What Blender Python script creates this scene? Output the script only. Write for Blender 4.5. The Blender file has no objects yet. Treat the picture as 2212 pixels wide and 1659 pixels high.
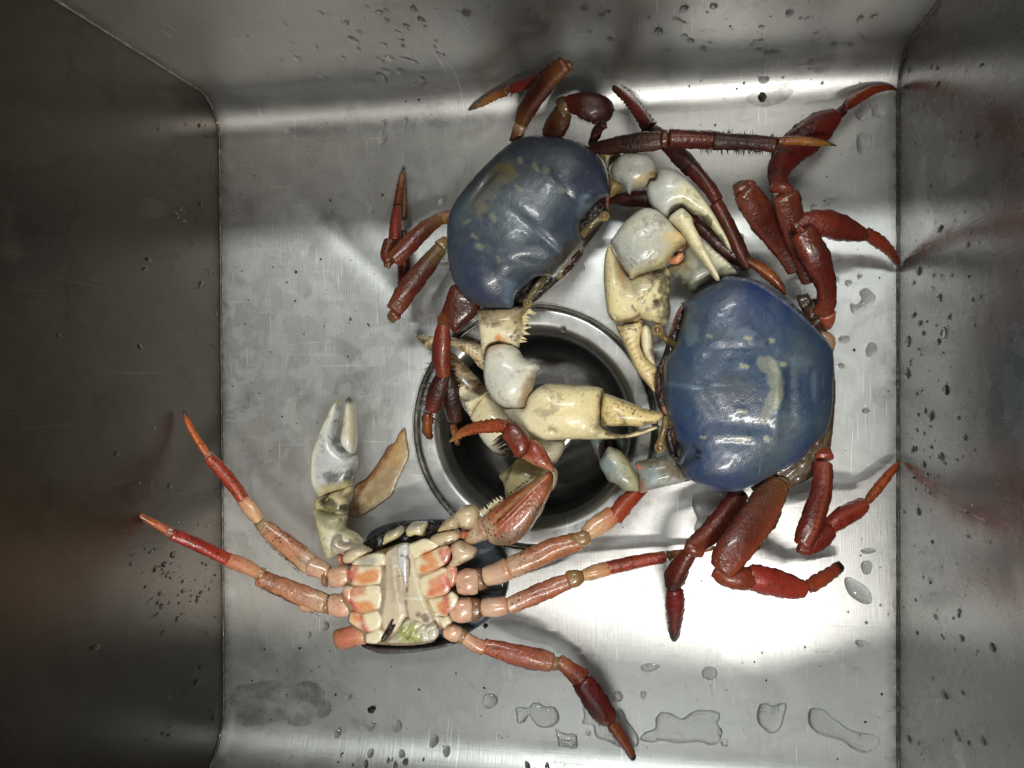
import bpy, bmesh, math, random
import numpy as np
from mathutils import Vector, Matrix
from mathutils.geometry import delaunay_2d_cdt
random.seed(7); RNG = np.random.default_rng(7)
S = bpy.context.scene
COL = S.collection

# ---------------------------------------------------------------- camera
CH = 0.40                                  # camera height over the sink floor (m)
F, CX, CY = 1750.0, 1106.0, 829.5          # focal length and centre on a 2212 x 1659 grid
NAD = (1415.0, 812.0)                      # where the plumb line under the lens falls
d_ = np.array([NAD[0]-CX, -(NAD[1]-CY), -F]); d_ /= np.linalg.norm(d_)
Yx = np.cross(d_, np.array([F, 0, 1940-CX])); Yx /= np.linalg.norm(Yx)
if Yx[1] < 0: Yx = -Yx
RW = np.array([np.cross(Yx, -d_), Yx, -d_])
cam = bpy.data.cameras.new('camera'); cam.sensor_width = 36; cam.lens = 36*F/2212
cam.clip_start = 0.01; cam.clip_end = 50
co = bpy.data.objects.new('camera', cam); COL.objects.link(co)
m4 = Matrix.Identity(4)
for i in range(3):
    for j in range(3): m4[i][j] = RW[i][j]
m4.translation = (0, 0, CH); co.matrix_world = m4
S.camera = co
def ray(x, y): return RW @ np.array([x-CX, -(y-CY), -F])
def P(x, y, z=0.0):                        # photo point -> real place at height z (mm) over the floor
    r = ray(x, y); z = z/1000
    return np.array([0, 0, CH]) + r*((CH-z)/-r[2])
def Pv(xs, ys, zs):
    r = np.stack([xs-CX, -(ys-CY), np.full_like(xs, -F)], 1) @ RW.T
    k = (CH-zs)/-r[:, 2]
    return np.array([0, 0, CH]) + r*k[:, None]

# ---------------------------------------------------------------- world, lamps, exposure
W = bpy.data.worlds.new('World'); S.world = W; W.use_nodes = True
W.node_tree.nodes['Background'].inputs[0].default_value = (0.95, 1.0, 0.92, 1)
W.node_tree.nodes['Background'].inputs[1].default_value = 0.006
def lamp(name, loc, to, sx, sy, power, col):
    l = bpy.data.lights.new(name, 'AREA'); l.shape = 'RECTANGLE'; l.size = sx; l.size_y = sy
    l.energy = power; l.color = col
    o = bpy.data.objects.new(name, l); COL.objects.link(o); o.location = loc
    o.rotation_euler = (Vector(to)-Vector(loc)).to_track_quat('-Z', 'Y').to_euler()
    return o
lamp('key_lamp', (0.17, -0.50, 0.95), (0, 0, 0), 0.34, 0.030, 7.4, (1.0, 0.975, 0.91))
lamp('overhead_fill', (-0.06, -0.27, 0.98), (0, -.03, 0), 0.40, 0.08, 0.5, (1.0, 0.98, 0.92))  # added soft fill to brighten the front of the floor, not a known lamp
lamp('back_lamp', (-0.04, 0.46, 1.1), (0, -.1, 0), 0.42, 0.05, 6.0, (0.95, 1.0, 0.97))
S.view_settings.view_transform = 'Standard'; S.view_settings.look = 'None'
S.view_settings.exposure = 0.0; S.view_settings.gamma = 1
try:
    S.cycles.use_denoising = True; S.cycles.max_bounces = 14; S.cycles.transmission_bounces = 10
    S.cycles.glossy_bounces = 8; S.cycles.sample_clamp_indirect = 6; S.cycles.blur_glossy = 0.3
except Exception: pass

# ---------------------------------------------------------------- small tools
def lin(c):
    return tuple((v/255/12.92 if v/255 <= .04045 else ((v/255+.055)/1.055)**2.4) for v in c)
def C3(*c): return np.array(lin(c))
ZF = {'A': (1600, 400, 1000, 2212), 'B': (2200, 200, 1000, 2212), 'C': (2600, 200, 1000, 2212),
      'D': (2200, 700, 1000, 2212), 'E': (1400, 550, 1000, 2212), 'F': (1600, 1150, 1000, 2212),
      'G': (2300, 1000, 1000, 2212), 'H': (2700, 900, 1000, 2212), 'I': (2500, 1700, 1100, 2212),
      'J': (1600, 1550, 1100, 2212), 'K': (1200, 1950, 800, 2212), 'L': (500, 1550, 1000, 2212),
      'M': (1650, 2000, 1000, 2212), 'N': (1900, 2400, 800, 2212), 'O': (1600, 1150, 1100, 1659),
      'Q': (1800, 200, 700, 2212), 'R': (1350, 600, 550, 1141), 'S': (1600, 1250, 350, 1056),
      'T': (2400, 1700, 300, 1659), 'V': (2400, 2400, 1200, 2212), 'W': (900, 2400, 1200, 2212),
      'X': (900, 400, 700, 1056), 'U': (0, 0, 4032, 2212)}
KD = 4032/2212
def zs(f): return ZF[f][2]/ZF[f][3]/KD
def zt(f, x, y):
    a, b, w, o = ZF[f]; return ((a+x*w/o)/KD, (b+y*w/o)/KD)
def zp(f, pts): return [zt(f, *p) for p in pts]

_perm = RNG.random((64, 64))
def vnoise(x, y, s):
    x = np.asarray(x)/s; y = np.asarray(y)/s
    xi = np.floor(x).astype(int); yi = np.floor(y).astype(int); fx = x-xi; fy = y-yi
    fx = fx*fx*(3-2*fx); fy = fy*fy*(3-2*fy); g = lambda a, b: _perm[a % 64, b % 64]
    return (g(xi, yi)*(1-fx)+g(xi+1, yi)*fx)*(1-fy)+(g(xi, yi+1)*(1-fx)+g(xi+1, yi+1)*fx)*fy
def fbm(x, y, s): return (vnoise(x, y, s)+.5*vnoise(x+91, y+37, s/2.1)+.25*vnoise(x+17, y+53, s/4.3))/1.75
def segdist(px, py, poly, closed=False):
    pts = list(poly)+([poly[0]] if closed else [])
    best = np.full(len(px), 1e9)
    for (ax, ay), (bx, by) in zip(pts[:-1], pts[1:]):
        vx, vy = bx-ax, by-ay; L = vx*vx+vy*vy+1e-9
        t = np.clip(((px-ax)*vx+(py-ay)*vy)/L, 0, 1)
        best = np.minimum(best, np.hypot(px-ax-t*vx, py-ay-t*vy))
    return best
def inside(px, py, poly):
    r = np.zeros(len(px), bool); n = len(poly); j = n-1
    for i in range(n):
        xi, yi = poly[i]; xj, yj = poly[j]
        if yi != yj:
            r ^= ((yi > py) != (yj > py)) & (px < (xj-xi)*(py-yi)/(yj-yi)+xi)
        j = i
    return r
def smooth_poly(pts, step=3.0, closed=True, k=1):
    pts = [np.array(p, float) for p in pts]; n = len(pts); out = []
    for i in range(n if closed else n-1):
        if closed: p0, p1, p2, p3 = pts[i-1], pts[i], pts[(i+1) % n], pts[(i+2) % n]
        else: p0, p1, p2, p3 = pts[max(i-1, 0)], pts[i], pts[i+1], pts[min(i+2, n-1)]
        m = max(1, int(np.linalg.norm(p2-p1)/step))
        for a in range(m):
            t = a/m
            out.append(.5*((2*p1)+(-p0+p2)*t+(2*p0-5*p1+4*p2-p3)*t*t+(-p0+3*p1-3*p2+p3)*t**3)*k
                       + (1-k)*(p1*(1-t)+p2*t))
    if not closed: out.append(pts[-1])
    return out

# ---------------------------------------------------------------- materials (node based)
def nodes(name):
    m = bpy.data.materials.new(name); m.use_nodes = True
    nt = m.node_tree; b = nt.nodes['Principled BSDF']; return m, nt, b
def N(nt, t, **k):
    n = nt.nodes.new(t)
    for a, v in k.items():
        if a.startswith('i_'): n.inputs[int(a[2:]) if a[2:].isdigit() else a[2:]].default_value = v
        else: setattr(n, a, v)
    return n
def ramp(nt, src, stops):
    r = nt.nodes.new('ShaderNodeValToRGB'); nt.links.new(src, r.inputs[0])
    e = r.color_ramp.elements
    while len(e) < len(stops): e.new(0.5)
    for q, (p, c) in zip(e, stops):
        q.position = p; q.color = (c, c, c, 1) if isinstance(c, (int, float)) else (*c, 1)
    return r.outputs[0]
def noise(nt, vec, scale, detail=4, rough=.6, dist=0):
    n = N(nt, 'ShaderNodeTexNoise'); n.inputs['Scale'].default_value = scale; n.inputs['Detail'].default_value = detail
    n.inputs['Roughness'].default_value = rough; n.inputs['Distortion'].default_value = dist
    if vec: nt.links.new(vec, n.inputs['Vector'])
    return n.outputs['Fac']
def mapping(nt, vec, scale=(1, 1, 1), rot=(0, 0, 0)):
    m = N(nt, 'ShaderNodeMapping'); m.inputs['Scale'].default_value = scale; m.inputs['Rotation'].default_value = rot
    nt.links.new(vec, m.inputs['Vector']); return m.outputs[0]
def mixc(nt, fac, a, b, mode='MIX'):
    m = N(nt, 'ShaderNodeMix'); m.data_type = 'RGBA'; m.blend_type = mode
    for s, v in ((0, fac), (6, a), (7, b)):
        if isinstance(v, bpy.types.NodeSocket): nt.links.new(v, m.inputs[s])
        else: m.inputs[s].default_value = v if s == 0 else (*v, 1)
    return m.outputs[2]
def math_(nt, op, a, b=0.0):
    m = N(nt, 'ShaderNodeMath'); m.operation = op
    for s, v in ((0, a), (1, b)):
        if isinstance(v, bpy.types.NodeSocket): nt.links.new(v, m.inputs[s])
        else: m.inputs[s].default_value = v
    return m.outputs[0]

def shell(name, rough=.38, coat=.35, speck=.0, speck_col=(.03, .015, .01), mott=.35, bump=.35, pit=900, sss=.0, dirt=0.0):
    m, nt, b = nodes(name)
    v = N(nt, 'ShaderNodeTexCoord').outputs['Object']
    c = N(nt, 'ShaderNodeAttribute', attribute_name='pigment').outputs['Color']
    big = noise(nt, v, 160, 6, .65)
    c = mixc(nt, 1.0, c, mixc(nt, big, (1-mott,)*3, (1+mott,)*3), 'MULTIPLY')
    fine = noise(nt, v, 1300, 3, .6)
    c = mixc(nt, 1.0, c, mixc(nt, fine, (.78,)*3, (1.22,)*3), 'MULTIPLY')
    if speck > 0:
        vo = N(nt, 'ShaderNodeTexVoronoi'); vo.inputs['Scale'].default_value = 430; nt.links.new(v, vo.inputs['Vector'])
        msk = noise(nt, v, 60, 2)
        s = math_(nt, 'LESS_THAN', vo.outputs['Distance'], .26)
        k = math_(nt, 'MULTIPLY', s, ramp(nt, msk, [(.42, 0.0), (.55, 1.0)]))
        c = mixc(nt, math_(nt, 'MULTIPLY', k, speck), c, speck_col)
    if dirt > 0:
        dn = noise(nt, v, 95, 8, .75, .6)
        c = mixc(nt, math_(nt, 'MULTIPLY', ramp(nt, dn, [(.54, 0.0), (.62, 1.0)]), dirt), c, (.045, .025, .012))
    if 'carapace' in name:
        hs = ramp(nt, noise(nt, v, 34, 5, .6, .5), [(.42, 0.0), (.66, .75)]); c = mixc(nt, hs, c, (.075, .095, .105))
        sc = ramp(nt, noise(nt, mapping(nt, v, (420, 30, 30), (0, 0, 1.1)), 1.0, 2), [(.70, 0.0), (.74, .35)]); c = mixc(nt, sc, c, (.30, .34, .36))
        fs = ramp(nt, noise(nt, v, 210, 5, .7), [(.66, 0.0), (.72, .5)]); c = mixc(nt, fs, c, (.20, .20, .16))
    nt.links.new(c, b.inputs['Base Color'])
    nt.links.new(ramp(nt, noise(nt, v, 240, 4), [(.3, rough*.6), (.75, min(1, rough*1.5))]), b.inputs['Roughness'])
    b.inputs['Coat Weight'].default_value = coat; b.inputs['Coat Roughness'].default_value = .12
    if sss: b.inputs['Subsurface Weight'].default_value = sss; b.inputs['Subsurface Radius'].default_value = (.004, .002, .001)
    bp = N(nt, 'ShaderNodeBump'); bp.inputs['Strength'].default_value = bump; bp.inputs['Distance'].default_value = .0006
    vv = N(nt, 'ShaderNodeTexVoronoi'); vv.inputs['Scale'].default_value = pit; nt.links.new(v, vv.inputs['Vector'])
    hh = math_(nt, 'ADD', math_(nt, 'MULTIPLY', vv.outputs['Distance'], .5), noise(nt, v, 330, 5, .6))
    nt.links.new(hh, bp.inputs['Height']); nt.links.new(bp.outputs[0], b.inputs['Normal'])
    return m
M_BLUE = shell('blue_carapace_shell', .38, .2, mott=.26, bump=.2, pit=1500)
M_RED = shell('red_leg_shell', .33, .3, speck=.75, mott=.45, bump=.5, pit=700, dirt=.42)
M_DARK = shell('dark_red_leg_shell', .45, .12, speck=.8, mott=.5, bump=.6, pit=600, dirt=.6)
M_PALE = shell('pale_claw_shell', .36, .25, speck=.12, speck_col=(.3, .2, .1), mott=.2, bump=.35, pit=500, sss=.08, dirt=.42)
M_SPOT = shell('spotted_claw_shell', .36, .3, speck=.75, speck_col=(.10, .045, .015), mott=.16, bump=.3, pit=430, sss=.1, dirt=.75)
M_DIRTY = shell('stained_claw_shell', .42, .25, speck=.3, speck_col=(.10, .045, .015), mott=.2, bump=.4, pit=500, sss=.08, dirt=.85)
M_PINK = shell('pink_belly_shell', .30, .45, speck=.3, dirt=.3, mott=.28, bump=.22, pit=500, sss=.15)
M_BELLY = shell('belly_plate_shell', .26, .55, mott=.12, bump=.25, pit=500, sss=.15)
M_SOFT = shell('joint_membrane', .3, .5, mott=.3, bump=.5, pit=500, sss=.2)
M_DIRT = shell('dark_gill_matter', .5, .4, mott=.5, bump=1.0, pit=420)

def metal(name, base=.60, r0=.24, r1=.40, brush=(1, 1, 1), stain=1.0, rot=0.0, dark=0.0, bst=.25):
    m, nt, b = nodes(name)
    v = N(nt, 'ShaderNodeTexCoord').outputs['Object']
    b.inputs['Metallic'].default_value = 1.0
    blot = noise(nt, v, 22, 7, .62, .4)
    spots = noise(nt, v, 75, 5, .6, .8)
    k1 = ramp(nt, blot, [(.39, 0.0), (.45, 1.0)]); k2 = ramp(nt, spots, [(.51, 0.0), (.525, 1.0)])
    k = math_(nt, 'MULTIPLY', math_(nt, 'ADD', math_(nt, 'MULTIPLY', k1, .55), math_(nt, 'MULTIPLY', k2, .45)), stain)
    c = mixc(nt, k, (base*.86, base*.86, base*.84), (base, base*1.0, base*.985))
    tide = ramp(nt, blot, [(.385, 0.0), (.40, 1.0), (.43, 0.0)])
    c = mixc(nt, math_(nt, 'MULTIPLY', tide, .35*stain), c, (base*.55, base*.54, base*.5))
    tide2 = ramp(nt, noise(nt, v, 48, 4, .5, 1.2), [(.555, 0.0), (.565, 1.0), (.58, 0.0)])
    c = mixc(nt, math_(nt, 'MULTIPLY', tide2, .30*stain), c, (base*1.35, base*1.34, base*1.3))
    sa_ = ramp(nt, noise(nt, mapping(nt, v, (900, 26, 20), (0, 0, .9)), 1.0, 1, .5), [(.70, 0.0), (.73, 1.0)])
    sb_ = ramp(nt, noise(nt, mapping(nt, v, (1000, 34, 20), (0, 0, -.5)), 1.0, 1, .5), [(.71, 0.0), (.74, 1.0)])
    scm = math_(nt, 'MULTIPLY', math_(nt, 'MAXIMUM', sa_, sb_), ramp(nt, noise(nt, v, 30, 2), [(.45, 0.0), (.6, .55)]))
    c = mixc(nt, scm, c, (min(.95, base*1.6),)*3)
    g = noise(nt, v, 9, 3)
    c = mixc(nt, 1.0, c, mixc(nt, g, (.86,)*3, (1.12,)*3), 'MULTIPLY')
    pits = noise(nt, v, 520, 2, .5)
    c = mixc(nt, ramp(nt, pits, [(.245, 1.0), (.27, 0.0)]), c, (.05, .045, .035))
    if 'dirty' in name: c = mixc(nt, 1.0, c, (1.1, .96, .82), 'MULTIPLY')
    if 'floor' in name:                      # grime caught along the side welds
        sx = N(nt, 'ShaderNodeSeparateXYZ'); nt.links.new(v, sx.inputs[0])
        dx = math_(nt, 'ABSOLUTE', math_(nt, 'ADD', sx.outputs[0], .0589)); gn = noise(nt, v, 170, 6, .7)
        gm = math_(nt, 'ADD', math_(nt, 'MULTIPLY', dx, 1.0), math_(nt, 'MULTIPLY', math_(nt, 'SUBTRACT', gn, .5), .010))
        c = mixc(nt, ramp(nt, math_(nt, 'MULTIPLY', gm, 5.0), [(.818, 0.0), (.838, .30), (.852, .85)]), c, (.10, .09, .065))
    nt.links.new(c, b.inputs['Base Color'])
    br = noise(nt, mapping(nt, v, brush, (0, 0, rot)), 1.0, 3, .7)
    br2 = noise(nt, mapping(nt, v, (brush[1]*.6, brush[0]*.6, brush[2]), (0, 0, rot)), 1.0, 2, .7)
    sc = noise(nt, mapping(nt, v, (18, 1500, 18), (0, 0, .78)), 1.0, 2, .5)
    scr = ramp(nt, sc, [(.70, 0.0), (.74, 1.0)])
    h = math_(nt, 'ADD', math_(nt, 'ADD', br, math_(nt, 'MULTIPLY', br2, .5)), math_(nt, 'MULTIPLY', scr, .5))
    rr = math_(nt, 'ADD', math_(nt, 'MULTIPLY', k, (r1-r0)*.7), math_(nt, 'ADD', math_(nt, 'MULTIPLY', br, (r1-r0)*.6), r0))
    nt.links.new(rr, b.inputs['Roughness'])
    bp = N(nt, 'ShaderNodeBump'); bp.inputs['Strength'].default_value = bst; bp.inputs['Distance'].default_value = .00012
    wave = noise(nt, v, 26, 3, .5)
    bp2 = N(nt, 'ShaderNodeBump'); bp2.inputs['Strength'].default_value = .25; bp2.inputs['Distance'].default_value = .0012
    nt.links.new(wave, bp2.inputs['Height'])
    nt.links.new(h, bp.inputs['Height']); nt.links.new(bp2.outputs[0], bp.inputs['Normal'])
    nt.links.new(bp.outputs[0], b.inputs['Normal'])
    return m
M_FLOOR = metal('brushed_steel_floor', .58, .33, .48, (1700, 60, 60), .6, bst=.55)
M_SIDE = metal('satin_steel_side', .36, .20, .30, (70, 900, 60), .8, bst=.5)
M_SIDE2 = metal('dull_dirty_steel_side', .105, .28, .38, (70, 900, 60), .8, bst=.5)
M_DRAIN = metal('dull_steel_drain', .54, .30, .42, (300, 300, 300), .7, bst=.2)
M_CUP = metal('dark_drain_cup', .20, .26, .4, (300, 300, 300), .9, bst=.2)
M_SEAM, nt, b = nodes('grimy_weld'); v = N(nt, 'ShaderNodeTexCoord').outputs['Object']
nt.links.new(ramp(nt, noise(nt, v, 240, 6, .7), [(.3, (.012, .011, .007)), (.5, (.06, .055, .04)), (.68, (.24, .23, .19))]), b.inputs['Base Color'])
b.inputs['Roughness'].default_value = .35; b.inputs['Coat Weight'].default_value = .5
bp = N(nt, 'ShaderNodeBump'); bp.inputs['Distance'].default_value = .0006
nt.links.new(noise(nt, v, 500, 4), bp.inputs['Height']); nt.links.new(bp.outputs[0], b.inputs['Normal'])
M_BEAD, nt, b = nodes('old_sealant'); v = N(nt, 'ShaderNodeTexCoord').outputs['Object']
nt.links.new(ramp(nt, noise(nt, v, 120, 6, .7), [(.32, (.02, .02, .012)), (.52, (.12, .115, .08)), (.7, (.36, .34, .26))]), b.inputs['Base Color']); b.inputs['Roughness'].default_value = .5
M_WATER, nt, b = nodes('clear_water'); b.inputs['Base Color'].default_value = (1, 1, 1, 1)
b.inputs['Roughness'].default_value = .0; b.inputs['IOR'].default_value = 1.33; b.inputs['Transmission Weight'].default_value = 1
M_FILM, nt, b = nodes('thin_water_film'); b.inputs['Base Color'].default_value = (1, 1, 1, 1)
b.inputs['Roughness'].default_value = .0; b.inputs['IOR'].default_value = 1.33; b.inputs['Transmission Weight'].default_value = 1
_t = N(nt, 'ShaderNodeBsdfTransparent'); _m = N(nt, 'ShaderNodeMixShader'); _m.inputs[0].default_value = .22
nt.links.new(b.outputs[0], _m.inputs[1]); nt.links.new(_t.outputs[0], _m.inputs[2]); nt.links.new(_m.outputs[0], nt.nodes['Material Output'].inputs['Surface'])
M_DROP, nt, b = nodes('bright_water'); b.inputs['Base Color'].default_value = (1, 1, 1, 1)
b.inputs['Roughness'].default_value = .0; b.inputs['IOR'].default_value = 1.33; b.inputs['Transmission Weight'].default_value = 1
_t = N(nt, 'ShaderNodeBsdfTransparent'); _m = N(nt, 'ShaderNodeMixShader'); _m.inputs[0].default_value = .15
nt.links.new(b.outputs[0], _m.inputs[1]); nt.links.new(_t.outputs[0], _m.inputs[2]); nt.links.new(_m.outputs[0], nt.nodes['Material Output'].inputs['Surface'])
M_BLACK, nt, b = nodes('black_horn'); v = N(nt, 'ShaderNodeTexCoord').outputs['Object']
nt.links.new(ramp(nt, noise(nt, v, 400), [(.3, (.006, .005, .004)), (.7, (.035, .022, .014))]), b.inputs['Base Color']); b.inputs['Roughness'].default_value = .35
M_EYE, nt, b = nodes('amber_eye'); v = N(nt, 'ShaderNodeTexCoord').outputs['Object']
nt.links.new(ramp(nt, noise(nt, v, 300), [(.3, (.10, .045, .02)), (.7, (.28, .15, .07))]), b.inputs['Base Color'])
b.inputs['Roughness'].default_value = .08; b.inputs['Coat Weight'].default_value = 1; b.inputs['Coat Roughness'].default_value = .02

# ---------------------------------------------------------------- objects
def link(name, me, parent=None, root=None):
    o = bpy.data.objects.new(name, me); COL.objects.link(o)
    if parent is not None:
        o.parent = parent
        if parent.type == 'EMPTY': o.matrix_parent_inverse = Matrix.Translation(-Vector(parent.location))
    return o
def thing(name, loc, label, cat, group=None):
    o = bpy.data.objects.new(name, None); COL.objects.link(o); o.location = loc; o.empty_display_size = .02
    tag(o, label, cat, group); return o
def tag(o, label, cat, group=None, kind=None):
    o['label'] = label; o['category'] = cat
    if group: o['group'] = group
    if kind: o['kind'] = kind
    return o
TONE = [1.0, 1.0]
def mesh(name, verts, faces, mat, cols=None, smooth=True):
    if cols is not None and mat in (M_PALE, M_SPOT, M_DIRTY): cols = np.asarray(cols, float)*np.array([.92, .88, .80])
    if cols is not None and mat in (M_PINK, M_BELLY): cols = np.asarray(cols, float)*(np.array([.76, .66, .57]) if mat == M_PINK else np.array([.90, .85, .76]))
    if cols is not None and mat == M_BLUE: cols = np.asarray(cols, float)*.66
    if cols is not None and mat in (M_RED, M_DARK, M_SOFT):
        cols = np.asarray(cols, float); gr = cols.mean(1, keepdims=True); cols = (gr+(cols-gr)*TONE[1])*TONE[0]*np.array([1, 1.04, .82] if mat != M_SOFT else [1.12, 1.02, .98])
    me = bpy.data.meshes.new(name); me.from_pydata([tuple(map(float, q)) for q in verts], [], faces); me.update()
    me.materials.append(mat)
    if smooth: me.polygons.foreach_set('use_smooth', [True]*len(me.polygons))
    if cols is not None:
        a = me.color_attributes.new('pigment', 'FLOAT_COLOR', 'POINT')
        cc = np.ones((len(verts), 4)); cc[:, :3] = np.clip(cols, 0, 1); a.data.foreach_set('color', cc.ravel())
    return me

def blend(cols, w, c): return cols*(1-w[:, None])+np.asarray(c)[None, :]*w[:, None]
def paint(x, y, cols, strokes):
    """pigment patches: (polyline, radius px, colour, softness px, ragged px)"""
    for poly, r, c, soft, rag in strokes:
        d = segdist(x, y, poly if len(poly) > 1 else [poly[0], (poly[0][0]+.1, poly[0][1])])
        d = d+(fbm(x, y, 14)-.5)*2.6*rag; soft = soft*1.5
        cols = blend(cols, np.clip((r+soft-d)/(soft+1e-6), 0, 1)*(1 if len(c) < 4 else c[3])*(.62+.55*fbm(x, y, 5).clip(.1, .7)), c[:3])
    return cols

def pillow(name, outline, z, up, down, mat, parent, base, strokes=(), bumps=(), step=4.0, pw=.5, smooth=1,
           serr=0, serr_step=8, edge=None, edge_w=6, tilt=(0, 0), hf=None, rough=0.0, cols_fn=None, flat_bottom=False, loc=.3, drape=False):
    """a solid swelling out of a closed outline: domed above and below; up/down/z in mm"""
    ol = smooth_poly(outline, 2.6 if step < 4 else 3.4, True, smooth)
    ol = np.array(ol)
    if serr:
        n = len(ol); nx = np.roll(ol, -1, 0)-np.roll(ol, 1, 0)
        nl = np.stack([nx[:, 1], -nx[:, 0]], 1)/(np.hypot(nx[:, 0], nx[:, 1])[:, None]+1e-6)
        if np.sum(ol[:, 0]*np.roll(ol[:, 1], -1)-np.roll(ol[:, 0], -1)*ol[:, 1]) < 0: nl = -nl
        s = np.cumsum(np.hypot(nx[:, 0], nx[:, 1])/2)
        ol = ol+nl*(serr*np.abs(np.sin(s/serr_step*math.pi))*(0.4+vnoise(s, s*0, 17)))[:, None]
    ctr = ol.mean(0)
    lo = ol.min(0)-step*2; hi = ol.max(0)+step*2
    gx = np.arange(lo[0], hi[0], step); gy = np.arange(lo[1], hi[1], step)
    XX, YY = np.meshgrid(gx, gy); ins = inside(XX.ravel(), YY.ravel(), [tuple(q) for q in ol]).reshape(XX.shape)
    u = np.zeros(XX.shape)
    for _ in range(int(min(900, 3*max(XX.shape)**1.25))):
        u[1:-1, 1:-1] = (u[:-2, 1:-1]+u[2:, 1:-1]+u[1:-1, :-2]+u[1:-1, 2:]+1)/4
        u[~ins] = 0
    u /= u.max()
    dist = segdist(XX.ravel(), YY.ravel(), [tuple(q) for q in ol], True).reshape(XX.shape)
    keep = ins & (dist > step*.45)
    pts = [Vector(q) for q in ol]+[Vector((a, b)) for a, b in zip(XX[keep], YY[keep])]
    nb = len(ol)
    vo, _, fo, orig, _, _ = delaunay_2d_cdt(pts, [], [list(range(nb))], 1, 1e-5)
    x = np.array([q.x for q in vo]); y = np.array([q.y for q in vo])
    # bilinear sample of u, zero at the outline
    hx = (x-gx[0])/step; hy = (y-gy[0])/step
    xi = np.clip(hx.astype(int), 0, len(gx)-2); yi = np.clip(hy.astype(int), 0, len(gy)-2); fx = hx-xi; fy = hy-yi
    uu = (u[yi, xi]*(1-fx)+u[yi, xi+1]*fx)*(1-fy)+(u[yi+1, xi]*(1-fx)+u[yi+1, xi+1]*fx)*fy
    bd = segdist(x, y, [tuple(q) for q in ol], True) < .05
    uu[bd] = 0
    h = np.clip(uu, 0, 1)**pw
    dl_ = np.clip(segdist(x, y, [tuple(q) for q in ol], True)/11, 0, 1); dl_[bd] = 0
    h = h*(1-loc)+loc*np.sqrt(dl_*(2-dl_))
    zz = z+tilt[0]*(x-ctr[0])/100+tilt[1]*(y-ctr[1])/100
    top = zz+up*h
    for bx, by, rx, ry, an, amp in bumps:
        ca, sa = math.cos(an), math.sin(an); dx, dy = x-bx, y-by
        q = ((dx*ca+dy*sa)/rx)**2+((-dx*sa+dy*ca)/ry)**2
        top = top+amp*np.exp(-q)*np.clip(h*3, 0, 1)
    if hf is not None: top = top+hf(x, y)*np.clip(h*2, 0, 1)
    if rough: top = top+(fbm(x, y, 9)-.5)*2*rough*np.clip(h*3, 0, 1)
    bot = zz-down*h
    if flat_bottom: bot = np.full(len(x), z-down)
    base_p = Pv(x, y, zz/1000)
    n = len(x)
    vt = np.concatenate([np.column_stack([base_p[:, :2], top/1000]), np.column_stack([base_p[:, :2], bot/1000])])
    if drape:
        yw = base_p[:, 1]; q1 = np.clip((YB+RB)-yw, 0, RB*.98); q2 = np.clip(yw-(YT-RT), 0, RT*.98)
        dz = (RB-np.sqrt(RB*RB-q1*q1))+(RT-np.sqrt(RT*RT-q2*q2)); dz = dz+np.array([floor_z(a_, b_)+.00008 if YB+RB < b_ < YT-RT else .00012 for a_, b_ in base_p[:, :2]]); dz = np.concatenate([dz, dz])
        kz = (CH-vt[:, 2]-dz)/(CH-vt[:, 2]); vt[:, 0] *= kz; vt[:, 2] += dz
    faces = []; remap = {}
    for i in range(n):
        remap[i] = i if (bd[i] and not flat_bottom) else i+n
    for f in fo:
        a = [f[0], f[1], f[2]]
        # orient up
        ax, ay = base_p[a[0], :2]; bx, by = base_p[a[1], :2]; cx, cy = base_p[a[2], :2]
        if (bx-ax)*(cy-ay)-(by-ay)*(cx-ax) < 0: a = a[::-1]
        faces.append(tuple(a)); faces.append(tuple(remap[q] for q in a[::-1]))
    if flat_bottom:
        m_ = {}
        for a in faces[::2]:
            for p, q in ((a[0], a[1]), (a[1], a[2]), (a[2], a[0])): m_[(p, q)] = 1
        for (p, q) in m_:
            if (q, p) not in m_: faces.append((q, p, p+n, q+n))
    cols = np.tile(np.asarray(base, float), (n, 1))
    if cols_fn is not None: cols = cols_fn(x, y, cols)
    cols = paint(x, y, cols, strokes)
    if edge is not None:
        dd = segdist(x, y, [tuple(q) for q in ol], True)
        cols = blend(cols, np.clip(1-dd/edge_w, 0, 1)*.9, edge)
    cols = np.concatenate([cols, cols])
    used = sorted({i for f in faces for i in f}); mp = {a: i for i, a in enumerate(used)}
    me = mesh(name, vt[used], [tuple(mp[i] for i in f) for f in faces], mat, cols[used])
    return link(name, me, parent)

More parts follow.
